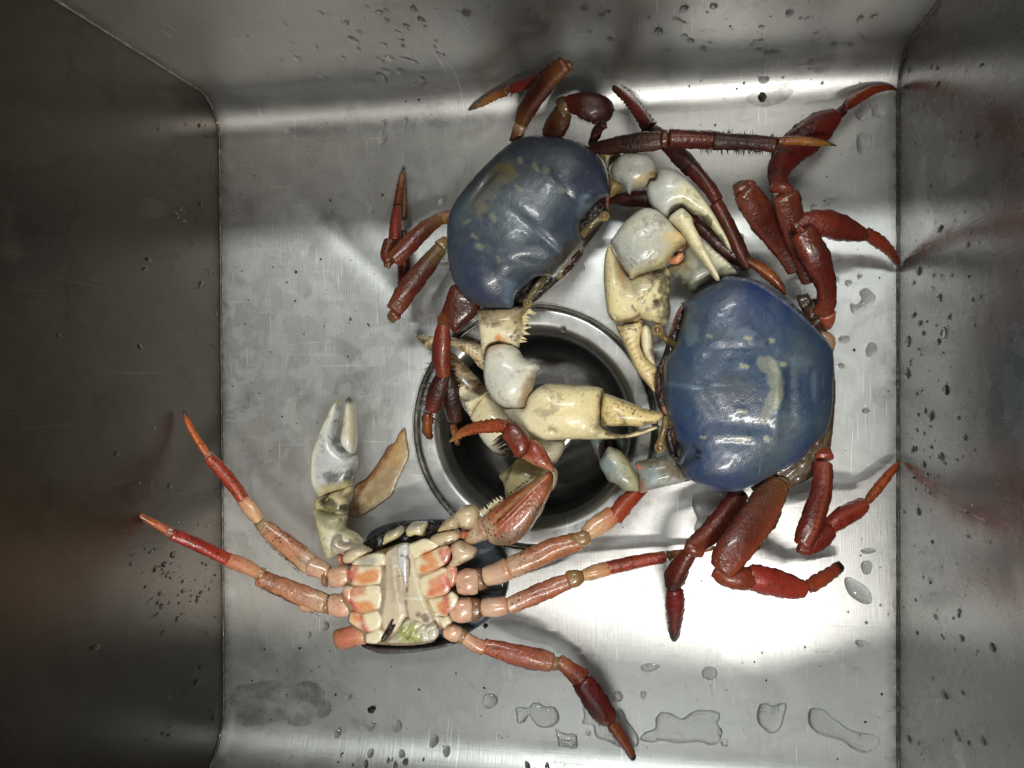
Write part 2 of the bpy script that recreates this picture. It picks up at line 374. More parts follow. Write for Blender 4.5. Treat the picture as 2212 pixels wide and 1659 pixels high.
def loft(name, f, st, mat, parent, cols, ridge=None, flat=.8, nseg=20, cap=(1, 1), jag=.0, expo=None, open_end=None, stripes=()):
    """a tapering limb segment; st = [(x, y, z mm, width)] in zoom f; cols = [(t, rgb)]"""
    s = zs(f); hard = mat in (M_RED, M_DARK, M_PINK)
    if expo is None: expo = 1.75 if hard else 2.2
    if hard and not cap == 1: flat = flat*1.15
    ph = RNG.random()*6; pts = []
    for q in st:
        x, y = zt(f, q[0], q[1]); pts.append([*P(x, y, q[2]), q[3]*s/2*(CH-q[2]/1000)/F*1.0])
    pts = np.array(pts)
    fine = np.array(smooth_poly(pts, 1e9, False)) if False else None
    out = []; n = len(pts)
    for i in range(n-1):
        p0, p1, p2, p3 = pts[max(i-1, 0)], pts[i], pts[i+1], pts[min(i+2, n-1)]
        m = max(3, int(np.linalg.norm((p2-p1)[:3])/.0012))
        for a in range(m):
            t = a/m
            out.append(.5*((2*p1)+(-p0+p2)*t+(2*p0-5*p1+4*p2-p3)*t*t+(-p0+3*p1-3*p2+p3)*t**3))
    out.append(pts[-1]); R = np.array(out)
    tan = np.gradient(R[:, :3], axis=0); tan /= np.linalg.norm(tan, axis=1)[:, None]+1e-12
    # rounded ends
    def endc(c, t, w, sgn):
        return [(c+t*sgn*w*k, w*q) for k, q in ((.08, .96), (.18, .80), (.25, .45), (.27, .08))]
    rings = [(R[i, :3], R[i, 3], tan[i]) for i in range(len(R))]
    if cap[0]: rings = [(c, w, tan[0]) for c, w in reversed(endc(R[0, :3], tan[0], R[0, 3]*cap[0], -1))]+rings
    else: rings = [(R[0, :3]-tan[0]*.0002, R[0, 3]*.05, tan[0])]+rings
    if cap[1]: rings = rings+[(c, w, tan[-1]) for c, w in endc(R[-1, :3], tan[-1], R[-1, 3]*cap[1], 1)]
    else: rings = rings+[(R[-1, :3]+tan[-1]*.0002, R[-1, 3]*.9, tan[-1]), (R[-1, :3]-tan[-1]*.002, R[-1, 3]*.6, tan[-1]), (R[-1, :3]-tan[-1]*.003, R[-1, 3]*.05, tan[-1])]
    L = np.zeros(len(rings))
    for i in range(1, len(rings)): L[i] = L[i-1]+np.linalg.norm(rings[i][0]-rings[i-1][0])
    L /= L[-1]+1e-12
    V = []; CC = []
    ts = [c[0] for c in cols]; cv = np.array([c[1] for c in cols])
    for i, (c, w, t) in enumerate(rings):
        side = np.cross(t, [0, 0, 1.0]); ns = np.linalg.norm(side)
        side = side/ns if ns > .15 else np.array([1.0, 0, 0])
        upv = np.cross(side, t)
        base = np.array([np.interp(L[i], ts, cv[:, k]) for k in range(3)])
        for k in range(nseg):
            a = 2*math.pi*k/nseg; ca, sa = math.cos(a), math.sin(a)
            r = (abs(ca)**expo+abs(sa)**expo)**(-1/expo)
            fac = 1+.03*math.sin(7*L[i]+k+ph)+.03*math.sin(23*L[i]+2.3*k+ph)+.02*math.sin(51*L[i]-3.1*k)
            if hard and k in (0, nseg//2): fac *= 1.03+.05*abs(math.sin(i*1.9+k))
            if jag and (k in (0, nseg//2)): fac += jag*abs(math.sin(L[i]*len(rings)*1.3+k))
            if ridge is not None and abs(((a-ridge[0]+math.pi) % (2*math.pi))-math.pi) < .2: fac *= 1.09
            V.append(c+side*(w*r*ca*fac)+upv*(w*flat*r*sa*fac))
            col = base
            if ridge is not None:
                q = max(0, 1-abs(((a-ridge[0]+math.pi) % (2*math.pi))-math.pi)/.42)*(.5+.5*abs(math.sin(i*1.7)))
                col = col*(1-q*.7)+np.asarray(ridge[1])*q*.7
            CC.append(col)
    Fc = []
    for i in range(len(rings)-1):
        for k in range(nseg):
            a, b2 = i*nseg+k, i*nseg+(k+1) % nseg
            Fc.append((a, b2, b2+nseg, a+nseg))
    Fc.append(tuple(range(nseg))[::-1]); nl = (len(rings)-1)*nseg; Fc.append(tuple(range(nl, nl+nseg)))
    CC = np.array(CC); VV = np.array(V)
    me = mesh(name, VV, [fc[::-1] for fc in Fc], mat, CC)
    return link(name, me, parent)

def bristles(f, paths, parent, n=40, ln=14, mat=None, sd=1, spread=.5, w=.0003, col=None, name='bristles'):
    """stiff black hairs along the edges of a limb: path = [(x,y,z)], side sign"""
    rr = random.Random(sd); V = []; Fc = []; s = zs(f)
    for path, sg in paths:
        q = np.array([[*zt(f, a, b), c] for a, b, c in path])
        seg = np.hypot(*(q[1:, :2]-q[:-1, :2]).T); cum = np.concatenate([[0], np.cumsum(seg)])
        for _ in range(int(n*1.7)):
            t = rr.random()*cum[-1]; i = min(len(seg)-1, int(np.searchsorted(cum, t)-1)); i = max(i, 0)
            k = (t-cum[i])/seg[i]; p = q[i]*(1-k)+q[i+1]*k; dv = (q[i+1]-q[i])[:2]/seg[i]
            nv = np.array([-dv[1], dv[0]])*rr.choice((-1, 1))
            a = P(p[0], p[1], p[2])
            l = ln*s*(.4+rr.random()*.9); e = p[:2]+nv*l+dv*l*rr.uniform(-.2, spread)
            b = P(e[0], e[1], p[2]+rr.uniform(-2, 2.5))
            ax = b-a
            pr = np.cross(ax, [0, 0, 1]); pr = pr/np.linalg.norm(pr)*w; uz = np.array([0, 0, w])
            m = len(V); V += [a+pr, a-pr*.5+uz, a-pr*.5-uz, b]; Fc += [(m, m+1, m+3), (m+1, m+2, m+3), (m+2, m, m+3), (m, m+2, m+1)]
    o = link(name, mesh(name, V, Fc, mat or M_BLACK, None if col is None else np.tile(np.asarray(col), (len(V), 1)), smooth=False), parent); o['kind'] = 'stuff'; return o
# ---------------------------------------------------------------- the sink
XL, XR, YT, YB, RT, RB, DP = -.2285, .1107, .147, -.210, .021, .036, .21
DC = np.array([-.0605, -.0255]); DR = .0620
sink = thing('kitchen_sink', (-.059, -.03, 0), 'deep rectangular stainless steel sink with round drain, holding the crabs', 'sink')
sink['kind'] = 'structure'
def profile():                             # front wall, bend, floor, bend, back wall as one bent sheet: (y, z)
    pr = [(YB, DP-(DP-RB)*k/14) for k in range(14)]
    pr += [(YB+RB-RB*math.cos(a), RB-RB*math.sin(a)) for a in np.linspace(0, math.pi/2, 13)]
    n0 = len(pr)-1
    ys = np.linspace(YB+RB, YT-RT, 75)[1:-1]; pr += [(y, 0.0) for y in ys]
    n1 = len(pr)
    pr += [(YT-RT+RT*math.sin(a), RT-RT*math.cos(a)) for a in np.linspace(0, math.pi/2, 13)]
    pr += [(YT, RT+(DP-RT)*k/14) for k in range(1, 15)]
    return pr, n0, n1
PR, _n0, _n1 = profile()
def floor_z(x, y):
    """diagonal press creases running out of the corners towards the drain, shallow dish by the drain"""
    z = 0.0
    for (ax, ay), (bx, by) in (((-.190, .100), (-.105, .022)), ((.060, -.150), (.000, -.085)), ((.075, .110), (.0, .045)), ((-.195, -.150), (-.115, -.085))):
        vx, vy = bx-ax, by-ay; L = math.hypot(vx, vy); t = ((x-ax)*vx+(y-ay)*vy)/L/L; s = ((x-ax)*vy-(y-ay)*vx)/L
        env = max(0.0, min(1.0, (t+.15)*2.2))*max(0.0, min(1.0, (1.15-t)*4))
        z += env*(-.00030*math.exp(-(s/.0042)**2)+.00014*math.exp(-((s-.010)/.006)**2)+.0002*math.exp(-((s+.010)/.006)**2))
    r = math.hypot(x-DC[0], y-DC[1])
    z -= .0008*math.exp(-max(0, r-DR)/.006)
    z += .00022*(math.sin(31*x+2)*math.sin(27*y)+.6*math.sin(57*x+9*y))
    e = min(1, max(0, (x-XL)/.01))*min(1, max(0, (XR-x)/.01))*min(1, max(0, (y-YB-RB)/.012))*min(1, max(0, (YT-RT-y)/.012))
    return z*e
def basin():
    s = [0.0]
    for a, b in zip(PR[:-1], PR[1:]): s.append(s[-1]+math.hypot(b[0]-a[0], b[1]-a[1]))
    sy0 = s[_n0]                                            # arc length where the flat floor begins
    cy_ = sy0+(DC[1]-(YB+RB))
    circ = [Vector((DC[0]+DR*math.cos(a), cy_+DR*math.sin(a))) for a in np.linspace(0, 2*math.pi, 128, endpoint=False)]
    xs = np.linspace(XL, XR, 86)
    pts = list(circ)
    for yy in s:
        for x in xs:
            if math.hypot(x-DC[0], yy-cy_) > DR+.0018: pts.append(Vector((x, yy)))
    vo, _, fo, _, _, _ = delaunay_2d_cdt(pts, [(i, (i+1) % 128) for i in range(128)], [], 0, 1e-7)
    S_ = np.array(s); Y = np.array([p[0] for p in PR]); Z = np.array([p[1] for p in PR])
    V = []
    for q in vo:
        y = float(np.interp(q.y, S_, Y)); z = float(np.interp(q.y, S_, Z)); flat = YB+RB <= y <= YT-RT and z < 1e-5
        V.append((q.x, y, floor_z(q.x, y) if flat else z))
    Fc = []
    for f in fo:
        c = sum((vo[i] for i in f), Vector((0, 0)))/len(f)
        if math.hypot(c.x-DC[0], c.y-cy_) < DR: continue
        a, b_, c_ = (np.array(V[i]) for i in f[:3])
        f = tuple(f); nrm = np.cross(b_-a, c_-a)
        mid = (a+b_+c_)/3
        if np.dot(nrm, np.array([-.06, -.03, .12])-mid) < 0: f = f[::-1]
        Fc.append(f)
    return V, Fc
V, Fc = basin()
link('basin_sheet', mesh('basin_sheet', V, Fc, M_FLOOR), sink)
def side(x, sg):
    e = .0015; V = []; Fc = []
    nx = 30; pts = [(y, z) for y in np.linspace(YB-.004, YT+.004, 60) for z in np.linspace(-.003, DP, 34)]
    for y, z in pts: V.append((x, y, z))
    for i in range(59):
        for j in range(33):
            a = i*34+j; q = (a, a+34, a+35, a+1); Fc.append(q if sg < 0 else q[::-1])
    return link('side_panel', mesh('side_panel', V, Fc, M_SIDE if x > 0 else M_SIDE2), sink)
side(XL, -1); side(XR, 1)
def tube(path, rad, name, mat, parent, n=8, jit=0.0, closed=False, sd=0):
    rr = random.Random(sd); path = [np.array(p, float) for p in path]; V = []; Fc = []; m = len(path)
    for i, p in enumerate(path):
        t = path[(i+1) % m if closed else min(i+1, m-1)]-path[i-1 if closed or i else 0]; t = t/(np.linalg.norm(t)+1e-12)
        a = np.cross(t, [.31, .2, .93]); a /= np.linalg.norm(a); b_ = np.cross(t, a); r = rad*(1+jit*rr.uniform(-1, 1))
        for k in range(n): V.append(p+a*r*math.cos(2*math.pi*k/n)+b_*r*math.sin(2*math.pi*k/n))
    for i in range(m if closed else m-1):
        for k in range(n):
            j = (i+1) % m; Fc.append((i*n+k, i*n+(k+1) % n, j*n+(k+1) % n, j*n+k))
    return link(name, mesh(name, V, Fc, mat), parent)
for x in (XL, XR):
    path = []
    for (y0, z0), (y1, z1) in zip(PR[:-1], PR[1:]):
        for k in range(max(1, int(math.hypot(y1-y0, z1-z0)/.0025))):
            t = k/max(1, int(math.hypot(y1-y0, z1-z0)/.0025)); path.append((x, y0+(y1-y0)*t, z0+(z1-z0)*t))
    tube(path, .0009 if x > 0 else .0008, 'weld_seam', M_SEAM, sink, 7, .12, sd=3 if x > 0 else 4)
def lathe(prof, name, mat, parent, n=128, c=DC, jit=0):
    V = []; Fc = []; m = len(prof)
    for k in range(n):
        a = 2*math.pi*k/n
        for r, z in prof: V.append((c[0]+r*math.cos(a), c[1]+r*math.sin(a), z))
    for k in range(n):
        for i in range(m-1):
            j = (k+1) % n; Fc.append((k*m+i, j*m+i, j*m+i+1, k*m+i+1))
    return link(name, mesh(name, V, Fc, mat), parent)
def rnd(prof, r=.003, n=5):
    """round the corners of a profile"""
    out = [prof[0]]
    for a, b_, c_ in zip(prof[:-2], prof[1:-1], prof[2:]):
        a, b_, c_ = (np.array(q) for q in (a, b_, c_)); la, lc = np.linalg.norm(a-b_), np.linalg.norm(c_-b_); q = min(r, la*.45, lc*.45)
        p0, p1 = b_+(a-b_)/la*q, b_+(c_-b_)/lc*q
        for t in np.linspace(0, 1, n): out.append(tuple(p0*(1-t)**2+b_*2*t*(1-t)+p1*t*t))
    return out+[prof[-1]]
fl = lathe(rnd([(DR+.0004, -.0002), (DR-.0004, -.0042), (.0602, -.0042), (.0590, -.0026), (.0515, -.0032), (.0485, -.0065), (.0470, -.016)], .0016), 'drain_flange', M_DRAIN, sink)
lathe(rnd([(.0470, -.0161), (.0455, -.042), (.0385, -.052), (.017, -.0545)], .006), 'drain_cup', M_CUP, fl)
lathe(rnd([(.0185, -.0544), (.0182, -.0470), (.0146, -.0460), (.0138, -.0540), (.0138, -.075), (.0001, -.075)], .0012), 'outlet_ring', M_DRAIN, fl, 64)
tube([(DC[0]+(DR-.0009)*math.cos(a), DC[1]+(DR-.0009)*math.sin(a), -.0032) for a in np.linspace(0, 2*math.pi, 160, endpoint=False)], .0006, 'sealant_bead', M_BEAD, fl, 7, .45, True, 9)
# rolled rim round the opening
V = []; Fc = []; q0 = [(XL, YB), (XR, YB), (XR, YT), (XL, YT)]
for dx, z in ((0, DP), (.002, DP+.002), (.05, DP+.002), (.05, DP-.012)):
    for (x, y) in q0: V.append((x+math.copysign(dx, x-(-.06)), y+math.copysign(dx, y), z))
for i in range(3):
    for k in range(4): Fc.append((i*4+k, i*4+(k+1) % 4, (i+1)*4+(k+1) % 4, (i+1)*4+k))
link('rim', mesh('rim', V, Fc, M_SIDE, smooth=False), sink)
# ---------------------------------------------------------------- crabs
DR_ = C3(112, 34, 26); MR = C3(78, 26, 21); BR = C3(178, 56, 42); OR = C3(205, 108, 46); TN = C3(150, 112, 70); KH = C3(152, 112, 84)
PK = C3(226, 168, 142); LP = C3(236, 205, 188); CR = C3(240, 232, 196); GB = C3(182, 190, 190); WH = C3(238, 236, 222); YL = C3(238, 222, 168)
BL = C3(66, 73, 97); SL = C3(66, 88, 108); NV = C3(36, 52, 92); BK = C3(22, 17, 13); OC = C3(190, 150, 84); RS = C3(205, 112, 74)

def leg(crab, f, segs, hair=None, label=None):
    """segs: (kind, stations, cols, options); the first is the limb's own mesh, the rest hang on it"""
    first = None
    for sg in segs:
        kind, st, cols = sg[:3]; op = dict(sg[3]) if len(sg) > 3 else {}
        ff = op.pop('f', f); mt = op.pop('m', M_RED)
        nm = {'u': 'walking_leg', 's': 'leg_segment', 'j': 'leg_joint', 't': 'leg_tip'}[kind]
        if first is None: nm = 'walking_leg'
        if kind == 'j': op.setdefault('flat', .62); op.setdefault('cap', (.5, .5))
        if kind == 't': op.setdefault('jag', .25); op.setdefault('cap', (1, .8))
        o = loft(nm, ff, st, mt, first or crab, cols, **op)
        if first is None: first = o
    if hair:
        for h in hair: bristles(h[0], h[1], first, *h[2:])
    return first
def g(*c):                                  # even colour run
    return [(i/(len(c)-1) if len(c) > 1 else 0, q) for i, q in enumerate(c)]

def eye(crab, f, st, ball, r, z, mats=(M_SOFT,)):
    o = loft('eyestalk', f, st, M_SOFT, crab, g(C3(150, 140, 90), C3(120, 104, 58), C3(140, 120, 66)), flat=.9, expo=2.1)
    x, y = zt(f, *ball); c = P(x, y, z); rr = r*zs(f)*(CH-z/1000)/F
    for nm, cc, q, sc in (('eyelid', c, rr*1.15, (1, 1, .9)), ('eye', c+np.array([0, 0, rr*.62]), rr*.72, (1.1, 1, .8))):
        bm = bmesh.new(); bmesh.ops.create_uvsphere(bm, u_segments=20, v_segments=12, radius=q)
        bmesh.ops.scale(bm, vec=Vector(sc), verts=bm.verts); bmesh.ops.translate(bm, vec=Vector(cc), verts=bm.verts)
        me = bpy.data.meshes.new(nm); bm.to_mesh(me); bm.free(); me.materials.append(M_EYE if nm == 'eye' else M_SOFT)
        if nm != 'eye':
            a = me.color_attributes.new('pigment', 'FLOAT_COLOR', 'POINT'); a.data.foreach_set('color', [*C3(150, 132, 80), 1]*len(me.vertices))
        me.polygons.foreach_set('use_smooth', [True]*len(me.polygons)); link(nm, me, o)
    return o

# ================= left crab =================
TONE[:] = [.46, .95]  # leg pigments darkened to stand in for the dimmer light at the back
cA = thing('crab', (*P(1145, 480)[:2], 0), 'dusky slate blue crab with ochre crescent on its back, white claw reaching over the drain', 'crab', 'land crabs in the sink')
olA = [zt('A', *p) for p in [(1130, 305), (1280, 312), (1420, 335), (1560, 385), (1650, 450), (1710, 540), (1745, 640), (1757, 760), (1770, 822),
        (1700, 842), (1640, 890), (1590, 950), (1530, 1010), (1508, 1090), (1515, 1170), (1540, 1235), (1450, 1345), (1360, 1450), (1285, 1530),
        (1200, 1520), (1120, 1530)]] + \
      [zt('E', *p) for p in [(1440, 1300), (1390, 1370), (1362, 1462), (1280, 1462), (1180, 1466), (1060, 1438), (980, 1390), (920, 1330), (860, 1240), (830, 1130),
        (808, 1000), (803, 850), (815, 700), (842, 620), (882, 540), (950, 450), (1050, 330), (1160, 215)]] + [zt('A', *p) for p in [(830, 440), (900, 385), (1000, 330)]]
def bumpA(*b): return (*zt('A', b[0], b[1]), b[2]*zs('A')*1.15, b[3]*zs('A')*1.15, b[4], b[5]*(.62 if b[5] > 0 else .55))
bA = [bumpA(1230, 1100, 130, 260, -.72, 2.4), bumpA(1000, 1330, 170, 200, -.2, 2.6), bumpA(1480, 560, 220, 180, 0, 2.2), bumpA(1440, 760, 120, 90, .6, 1.4),
      bumpA(1160, 1180, 230, 40, .72, -1.2), bumpA(1290, 1290, 130, 22, .72, -1.1), bumpA(900, 1480, 80, 90, 0, 1.6), bumpA(700, 1590, 80, 100, 0, 1.6), bumpA(1080, 1430, 130, 32, .1, -1.4),
      bumpA(1400, 830, 140, 22, .75, -1.3), bumpA(720, 790, 190, 26, -.9, -1.2), bumpA(690, 720, 120, 34, -1.0, 1.3), bumpA(700, 1270, 130, 30, .2, -.9), bumpA(1130, 640, 150, 30, .35, -.8),
      bumpA(950, 900, 150, 150, 0, 1.0), bumpA(1560, 1090, 30, 150, .0, -1.5)]
def ep(f, *pts): return [zt(f, *p) for p in pts]
k = zs('A')
patA = [(ep('A', (640, 300), (1500, 300)), 260*k, (*C3(58, 66, 68), .45), 160*k, 14), (ep('A', (760, 900), (1000, 1050)), 330*k, (*C3(66, 80, 82), .55), 260*k, 12),
        (ep('A', (640, 990), (660, 900), (740, 800), (830, 700), (900, 640)), 34*k, (*C3(116, 112, 84), .55), 50*k, 16),
        (ep('A', (700, 970), (740, 900), (850, 760), (950, 690)), 36*k, (*C3(122, 113, 82), .8), 26*k, 13),
        (ep('A', (625, 985), (640, 905), (720, 790), (820, 700)), 9*k, (*C3(92, 70, 34), .8), 14*k, 3),
        (ep('A', (850, 630), (960, 680)), 22*k, (*C3(130, 108, 56), .8), 20*k, 6)] + \
       [(ep('A', *q), r*k, (*C3(150, 150, 118), .7), 12*k, 2) for q, r in (
        (((1025, 560), (1040, 590)), 9), (((1150, 610), (1180, 660)), 8), (((1240, 650), (1256, 668)), 17), (((1005, 800), (1040, 835)), 10), (((1365, 828), (1390, 845)), 8),
        (((790, 1045), (825, 1085)), 9), (((560, 1105), (600, 1080)), 9), (((630, 1205), (675, 1235)), 7), (((680, 1295), (700, 1310)), 14), (((850, 1395), (862, 1425)), 9))] + \
       [(ep('A', (1040, 1120), (1180, 1160), (1350, 1335)), 10*k, (*C3(130, 145, 158), .3), 30*k, 2),
        (ep('A', (1590, 905), (1560, 960), (1540, 1000)), 26*k, (*C3(130, 155, 175), .7), 30*k, 6), (ep('A', (1610, 880), (1580, 905)), 6*k, (*BK, .8), 5*k, 2),
        (ep('E', (1380, 1290), (1340, 1400)), 26*k, (*C3(130, 155, 175), .7), 30*k, 6),
        (ep('A', (1525, 1245), (1440, 1330), (1340, 1430), (1270, 1490)), 50*k, (*C3(62, 48, 36), .95), 24*k, 5),
        (ep('A', (1770, 822), (1700, 842), (1640, 890), (1590, 950), (1530, 1010), (1508, 1090), (1515, 1170), (1540, 1235), (1360, 1450), (1285, 1530), (1200, 1520), (1120, 1530)), 5*k, (*C3(190, 180, 150), .95), 7*k, 1)]
pillow('carapace', olA, 24, 15, 10, M_BLUE, cA, BL, patA, bA, step=3.2, pw=.60, edge=C3(120, 140, 165), edge_w=2.2, tilt=(-.4, 1.5), loc=.14, rough=.06)
# face below the front rim: dark mouth field, pale lip
pillow('face_plate', ep('A', (1768, 822), (1758, 960), (1700, 1080), (1560, 1270), (1530, 1350), (1420, 1500), (1300, 1600), (1200, 1690), (1100, 1760), (950, 1790), (930, 1650), (1120, 1400), (1450, 1000), (1640, 860)), 14, 5, 8, M_DIRT, cA,
       C3(42, 32, 26), [(ep('A', (1760, 830), (1756, 950)), 6*k, C3(190, 130, 100), 4*k, 0), (ep('A', (1540, 1290), (1420, 1400), (1340, 1530)), 10*k, C3(150, 135, 100), 8*k, 3)], step=4, rough=1.5)
for q in (((1530, 1290), (1500, 1390), (1420, 1450), (1440, 1330)), ((1470, 1400), (1430, 1490), (1350, 1530), (1370, 1460))):
    pillow('mouth_plate', ep('A', *q), 15, 4, 4, M_DIRT, cA, C3(56, 30, 26), step=4)
eye(cA, 'A', [(1530, 1160, 20, 60), (1600, 1090, 22, 72), (1665, 1035, 22, 62), (1705, 1005, 22, 70)], (1727, 1000), 38, 24)
eye(cA, 'E', [(1640, 1210, 20, 70), (1590, 1270, 22, 70), (1540, 1340, 22, 62), (1510, 1390, 22, 66)], (1497, 1425), 36, 24)
# legs on its left
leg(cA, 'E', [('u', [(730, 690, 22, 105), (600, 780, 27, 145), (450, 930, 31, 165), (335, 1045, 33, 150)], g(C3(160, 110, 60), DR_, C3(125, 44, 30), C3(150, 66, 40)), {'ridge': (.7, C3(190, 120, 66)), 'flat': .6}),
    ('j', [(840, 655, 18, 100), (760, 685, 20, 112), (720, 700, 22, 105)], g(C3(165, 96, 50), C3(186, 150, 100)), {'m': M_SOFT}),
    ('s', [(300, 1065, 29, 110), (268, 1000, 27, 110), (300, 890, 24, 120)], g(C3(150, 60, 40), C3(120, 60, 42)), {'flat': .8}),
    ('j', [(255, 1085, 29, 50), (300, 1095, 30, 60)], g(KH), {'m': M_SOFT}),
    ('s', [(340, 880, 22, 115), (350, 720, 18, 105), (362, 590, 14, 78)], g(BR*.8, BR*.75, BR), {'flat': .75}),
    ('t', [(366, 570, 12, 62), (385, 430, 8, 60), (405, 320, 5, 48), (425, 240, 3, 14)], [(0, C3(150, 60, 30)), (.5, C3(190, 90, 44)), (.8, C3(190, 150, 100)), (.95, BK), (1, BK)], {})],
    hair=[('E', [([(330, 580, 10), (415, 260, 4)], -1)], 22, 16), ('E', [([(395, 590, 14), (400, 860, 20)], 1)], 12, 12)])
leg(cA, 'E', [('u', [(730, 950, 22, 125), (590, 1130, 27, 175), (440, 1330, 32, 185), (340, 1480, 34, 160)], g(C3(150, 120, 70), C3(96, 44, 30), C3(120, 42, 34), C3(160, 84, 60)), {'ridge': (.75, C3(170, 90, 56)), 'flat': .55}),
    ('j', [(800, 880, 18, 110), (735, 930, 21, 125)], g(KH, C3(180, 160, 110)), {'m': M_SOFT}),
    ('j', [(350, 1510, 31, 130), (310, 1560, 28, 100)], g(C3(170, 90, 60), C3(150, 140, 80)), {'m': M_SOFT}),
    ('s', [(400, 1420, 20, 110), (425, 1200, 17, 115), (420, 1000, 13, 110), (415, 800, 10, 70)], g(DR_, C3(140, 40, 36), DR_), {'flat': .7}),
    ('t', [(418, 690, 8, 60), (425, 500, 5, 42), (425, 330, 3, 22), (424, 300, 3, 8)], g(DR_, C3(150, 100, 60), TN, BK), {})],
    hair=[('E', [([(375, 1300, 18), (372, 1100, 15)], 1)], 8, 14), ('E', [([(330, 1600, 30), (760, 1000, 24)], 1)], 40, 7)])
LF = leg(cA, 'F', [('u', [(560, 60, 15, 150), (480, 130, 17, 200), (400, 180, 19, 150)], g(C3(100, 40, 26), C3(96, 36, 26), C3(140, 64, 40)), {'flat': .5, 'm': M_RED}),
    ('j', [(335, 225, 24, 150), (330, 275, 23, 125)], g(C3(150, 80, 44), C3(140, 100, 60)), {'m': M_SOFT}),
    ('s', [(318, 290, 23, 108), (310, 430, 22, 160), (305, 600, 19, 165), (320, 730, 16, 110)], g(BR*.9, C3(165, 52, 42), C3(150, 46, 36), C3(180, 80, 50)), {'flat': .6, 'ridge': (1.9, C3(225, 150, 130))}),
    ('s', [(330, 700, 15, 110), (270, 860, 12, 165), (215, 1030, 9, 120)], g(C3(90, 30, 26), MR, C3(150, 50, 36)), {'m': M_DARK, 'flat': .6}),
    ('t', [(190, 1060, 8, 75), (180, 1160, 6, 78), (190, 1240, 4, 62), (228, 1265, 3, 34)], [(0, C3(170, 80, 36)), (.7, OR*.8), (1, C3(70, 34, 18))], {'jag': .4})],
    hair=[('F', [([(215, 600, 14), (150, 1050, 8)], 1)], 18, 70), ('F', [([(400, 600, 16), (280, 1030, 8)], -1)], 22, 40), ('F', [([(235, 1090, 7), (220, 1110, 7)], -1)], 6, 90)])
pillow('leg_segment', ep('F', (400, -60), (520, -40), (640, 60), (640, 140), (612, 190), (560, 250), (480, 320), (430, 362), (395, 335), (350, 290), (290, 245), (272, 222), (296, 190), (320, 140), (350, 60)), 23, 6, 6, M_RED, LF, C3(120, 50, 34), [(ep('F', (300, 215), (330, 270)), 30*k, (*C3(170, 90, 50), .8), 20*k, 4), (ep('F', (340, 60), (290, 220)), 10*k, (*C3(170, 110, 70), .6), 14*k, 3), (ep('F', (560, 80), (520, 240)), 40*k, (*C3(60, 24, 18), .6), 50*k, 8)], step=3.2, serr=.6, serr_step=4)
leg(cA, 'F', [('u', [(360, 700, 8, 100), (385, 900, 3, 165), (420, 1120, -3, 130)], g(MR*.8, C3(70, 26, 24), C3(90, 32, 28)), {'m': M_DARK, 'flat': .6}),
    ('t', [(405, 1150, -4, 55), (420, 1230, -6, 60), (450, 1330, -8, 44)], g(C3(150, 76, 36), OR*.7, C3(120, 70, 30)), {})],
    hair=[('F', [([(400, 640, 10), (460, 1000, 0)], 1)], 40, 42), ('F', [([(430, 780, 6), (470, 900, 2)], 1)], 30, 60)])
# the white claw over the drain
cl = pillow('claw', ep('F', (860, 1010), (950, 990), (1040, 1000), (1062, 920), (1130, 845), (1220, 800), (1320, 798), (1400, 803), (1560, 812), (1680, 830), (1718, 862), (1706, 950), (1695, 1080), (1700, 1160), (1745, 1195), (1850, 1236), (1950, 1225), (2050, 1195), (2150, 1165), (2205, 1168), (2190, 1185),
       (2100, 1225), (2000, 1256), (1900, 1272), (1700, 1282), (1450, 1282), (1200, 1290), (1110, 1265), (1020, 1190), (940, 1150), (890, 1110), (862, 1060)), 21, 14, 13, M_PALE, cA, C3(240, 234, 205),
       [(ep('F', (1500, 1000), (1700, 1000), (2100, 1230)), 150*k, (*YL, .75), 220*k, 10), (ep('F', (880, 1080), (960, 1050)), 40*k, (*C3(150, 150, 150), .6), 60*k, 6),
        (ep('F', (1700, 860), (1700, 1150)), 6*k, (*C3(120, 84, 44), .7), 8*k, 3), (ep('F', (1750, 1215), (1850, 1245), (2040, 1210)), 12*k, (*BK, .85), 16*k, 14),
        (ep('F', (1290, 1180), (1320, 1190)), 14*k, (*C3(120, 84, 44), .6), 16*k, 7)] +
       [(ep('F', (x, y)), 4*k, (*C3(150, 108, 50), .7), 4*k, 0) for x, y in ((1220, 830), (1300, 905), (1400, 815), (1470, 820), (1530, 845), (1570, 860), (1600, 830), (1640, 850), (1670, 900), (1550, 950), (1390, 930), (1250, 975), (1600, 925), (1310, 860))],
       [(*zt('F', 1200, 870), 24, 18, 0, 1.5), (*zt('F', 1640, 1200), 12, 12, 0, 3.0), (*zt('F', 1300, 1195), 8, 6, 0, -1.2)], step=3.4, pw=.55)
pillow('claw_finger', ep('F', (1715, 880), (1800, 902), (1900, 940), (2000, 982), (2100, 1020), (2200, 1040), (2235, 1055), (2235, 1090), (2205, 1130), (2150, 1150), (2050, 1168), (1900, 1166), (1780, 1168), (1700, 1158), (1695, 1080), (1702, 950)), 25, 10, 9, M_SPOT, cl, C3(236, 216, 160),
       [(ep('F', (1710, 890), (1700, 1150)), 14*k, (*C3(180, 150, 100), .8), 14*k, 4), (ep('F', (1700, 1100), (1740, 1160)), 18*k, (*C3(50, 30, 16), .8), 14*k, 8), (ep('F', (2080, 1145), (2180, 1130)), 12*k, (*C3(60, 34, 18), .8), 12*k, 8)]
       + [(ep('F', (1740+38*i+14*(j % 2), 950+46*j+9*i+8*math.sin(i*3+j)),), 4.5*k, (*C3(150, 104, 52), .75), 4*k, 1) for i in range(13) for j in range(5) if 950+46*j+9*i < 1150-3*i+20], step=3.2, pw=.5)
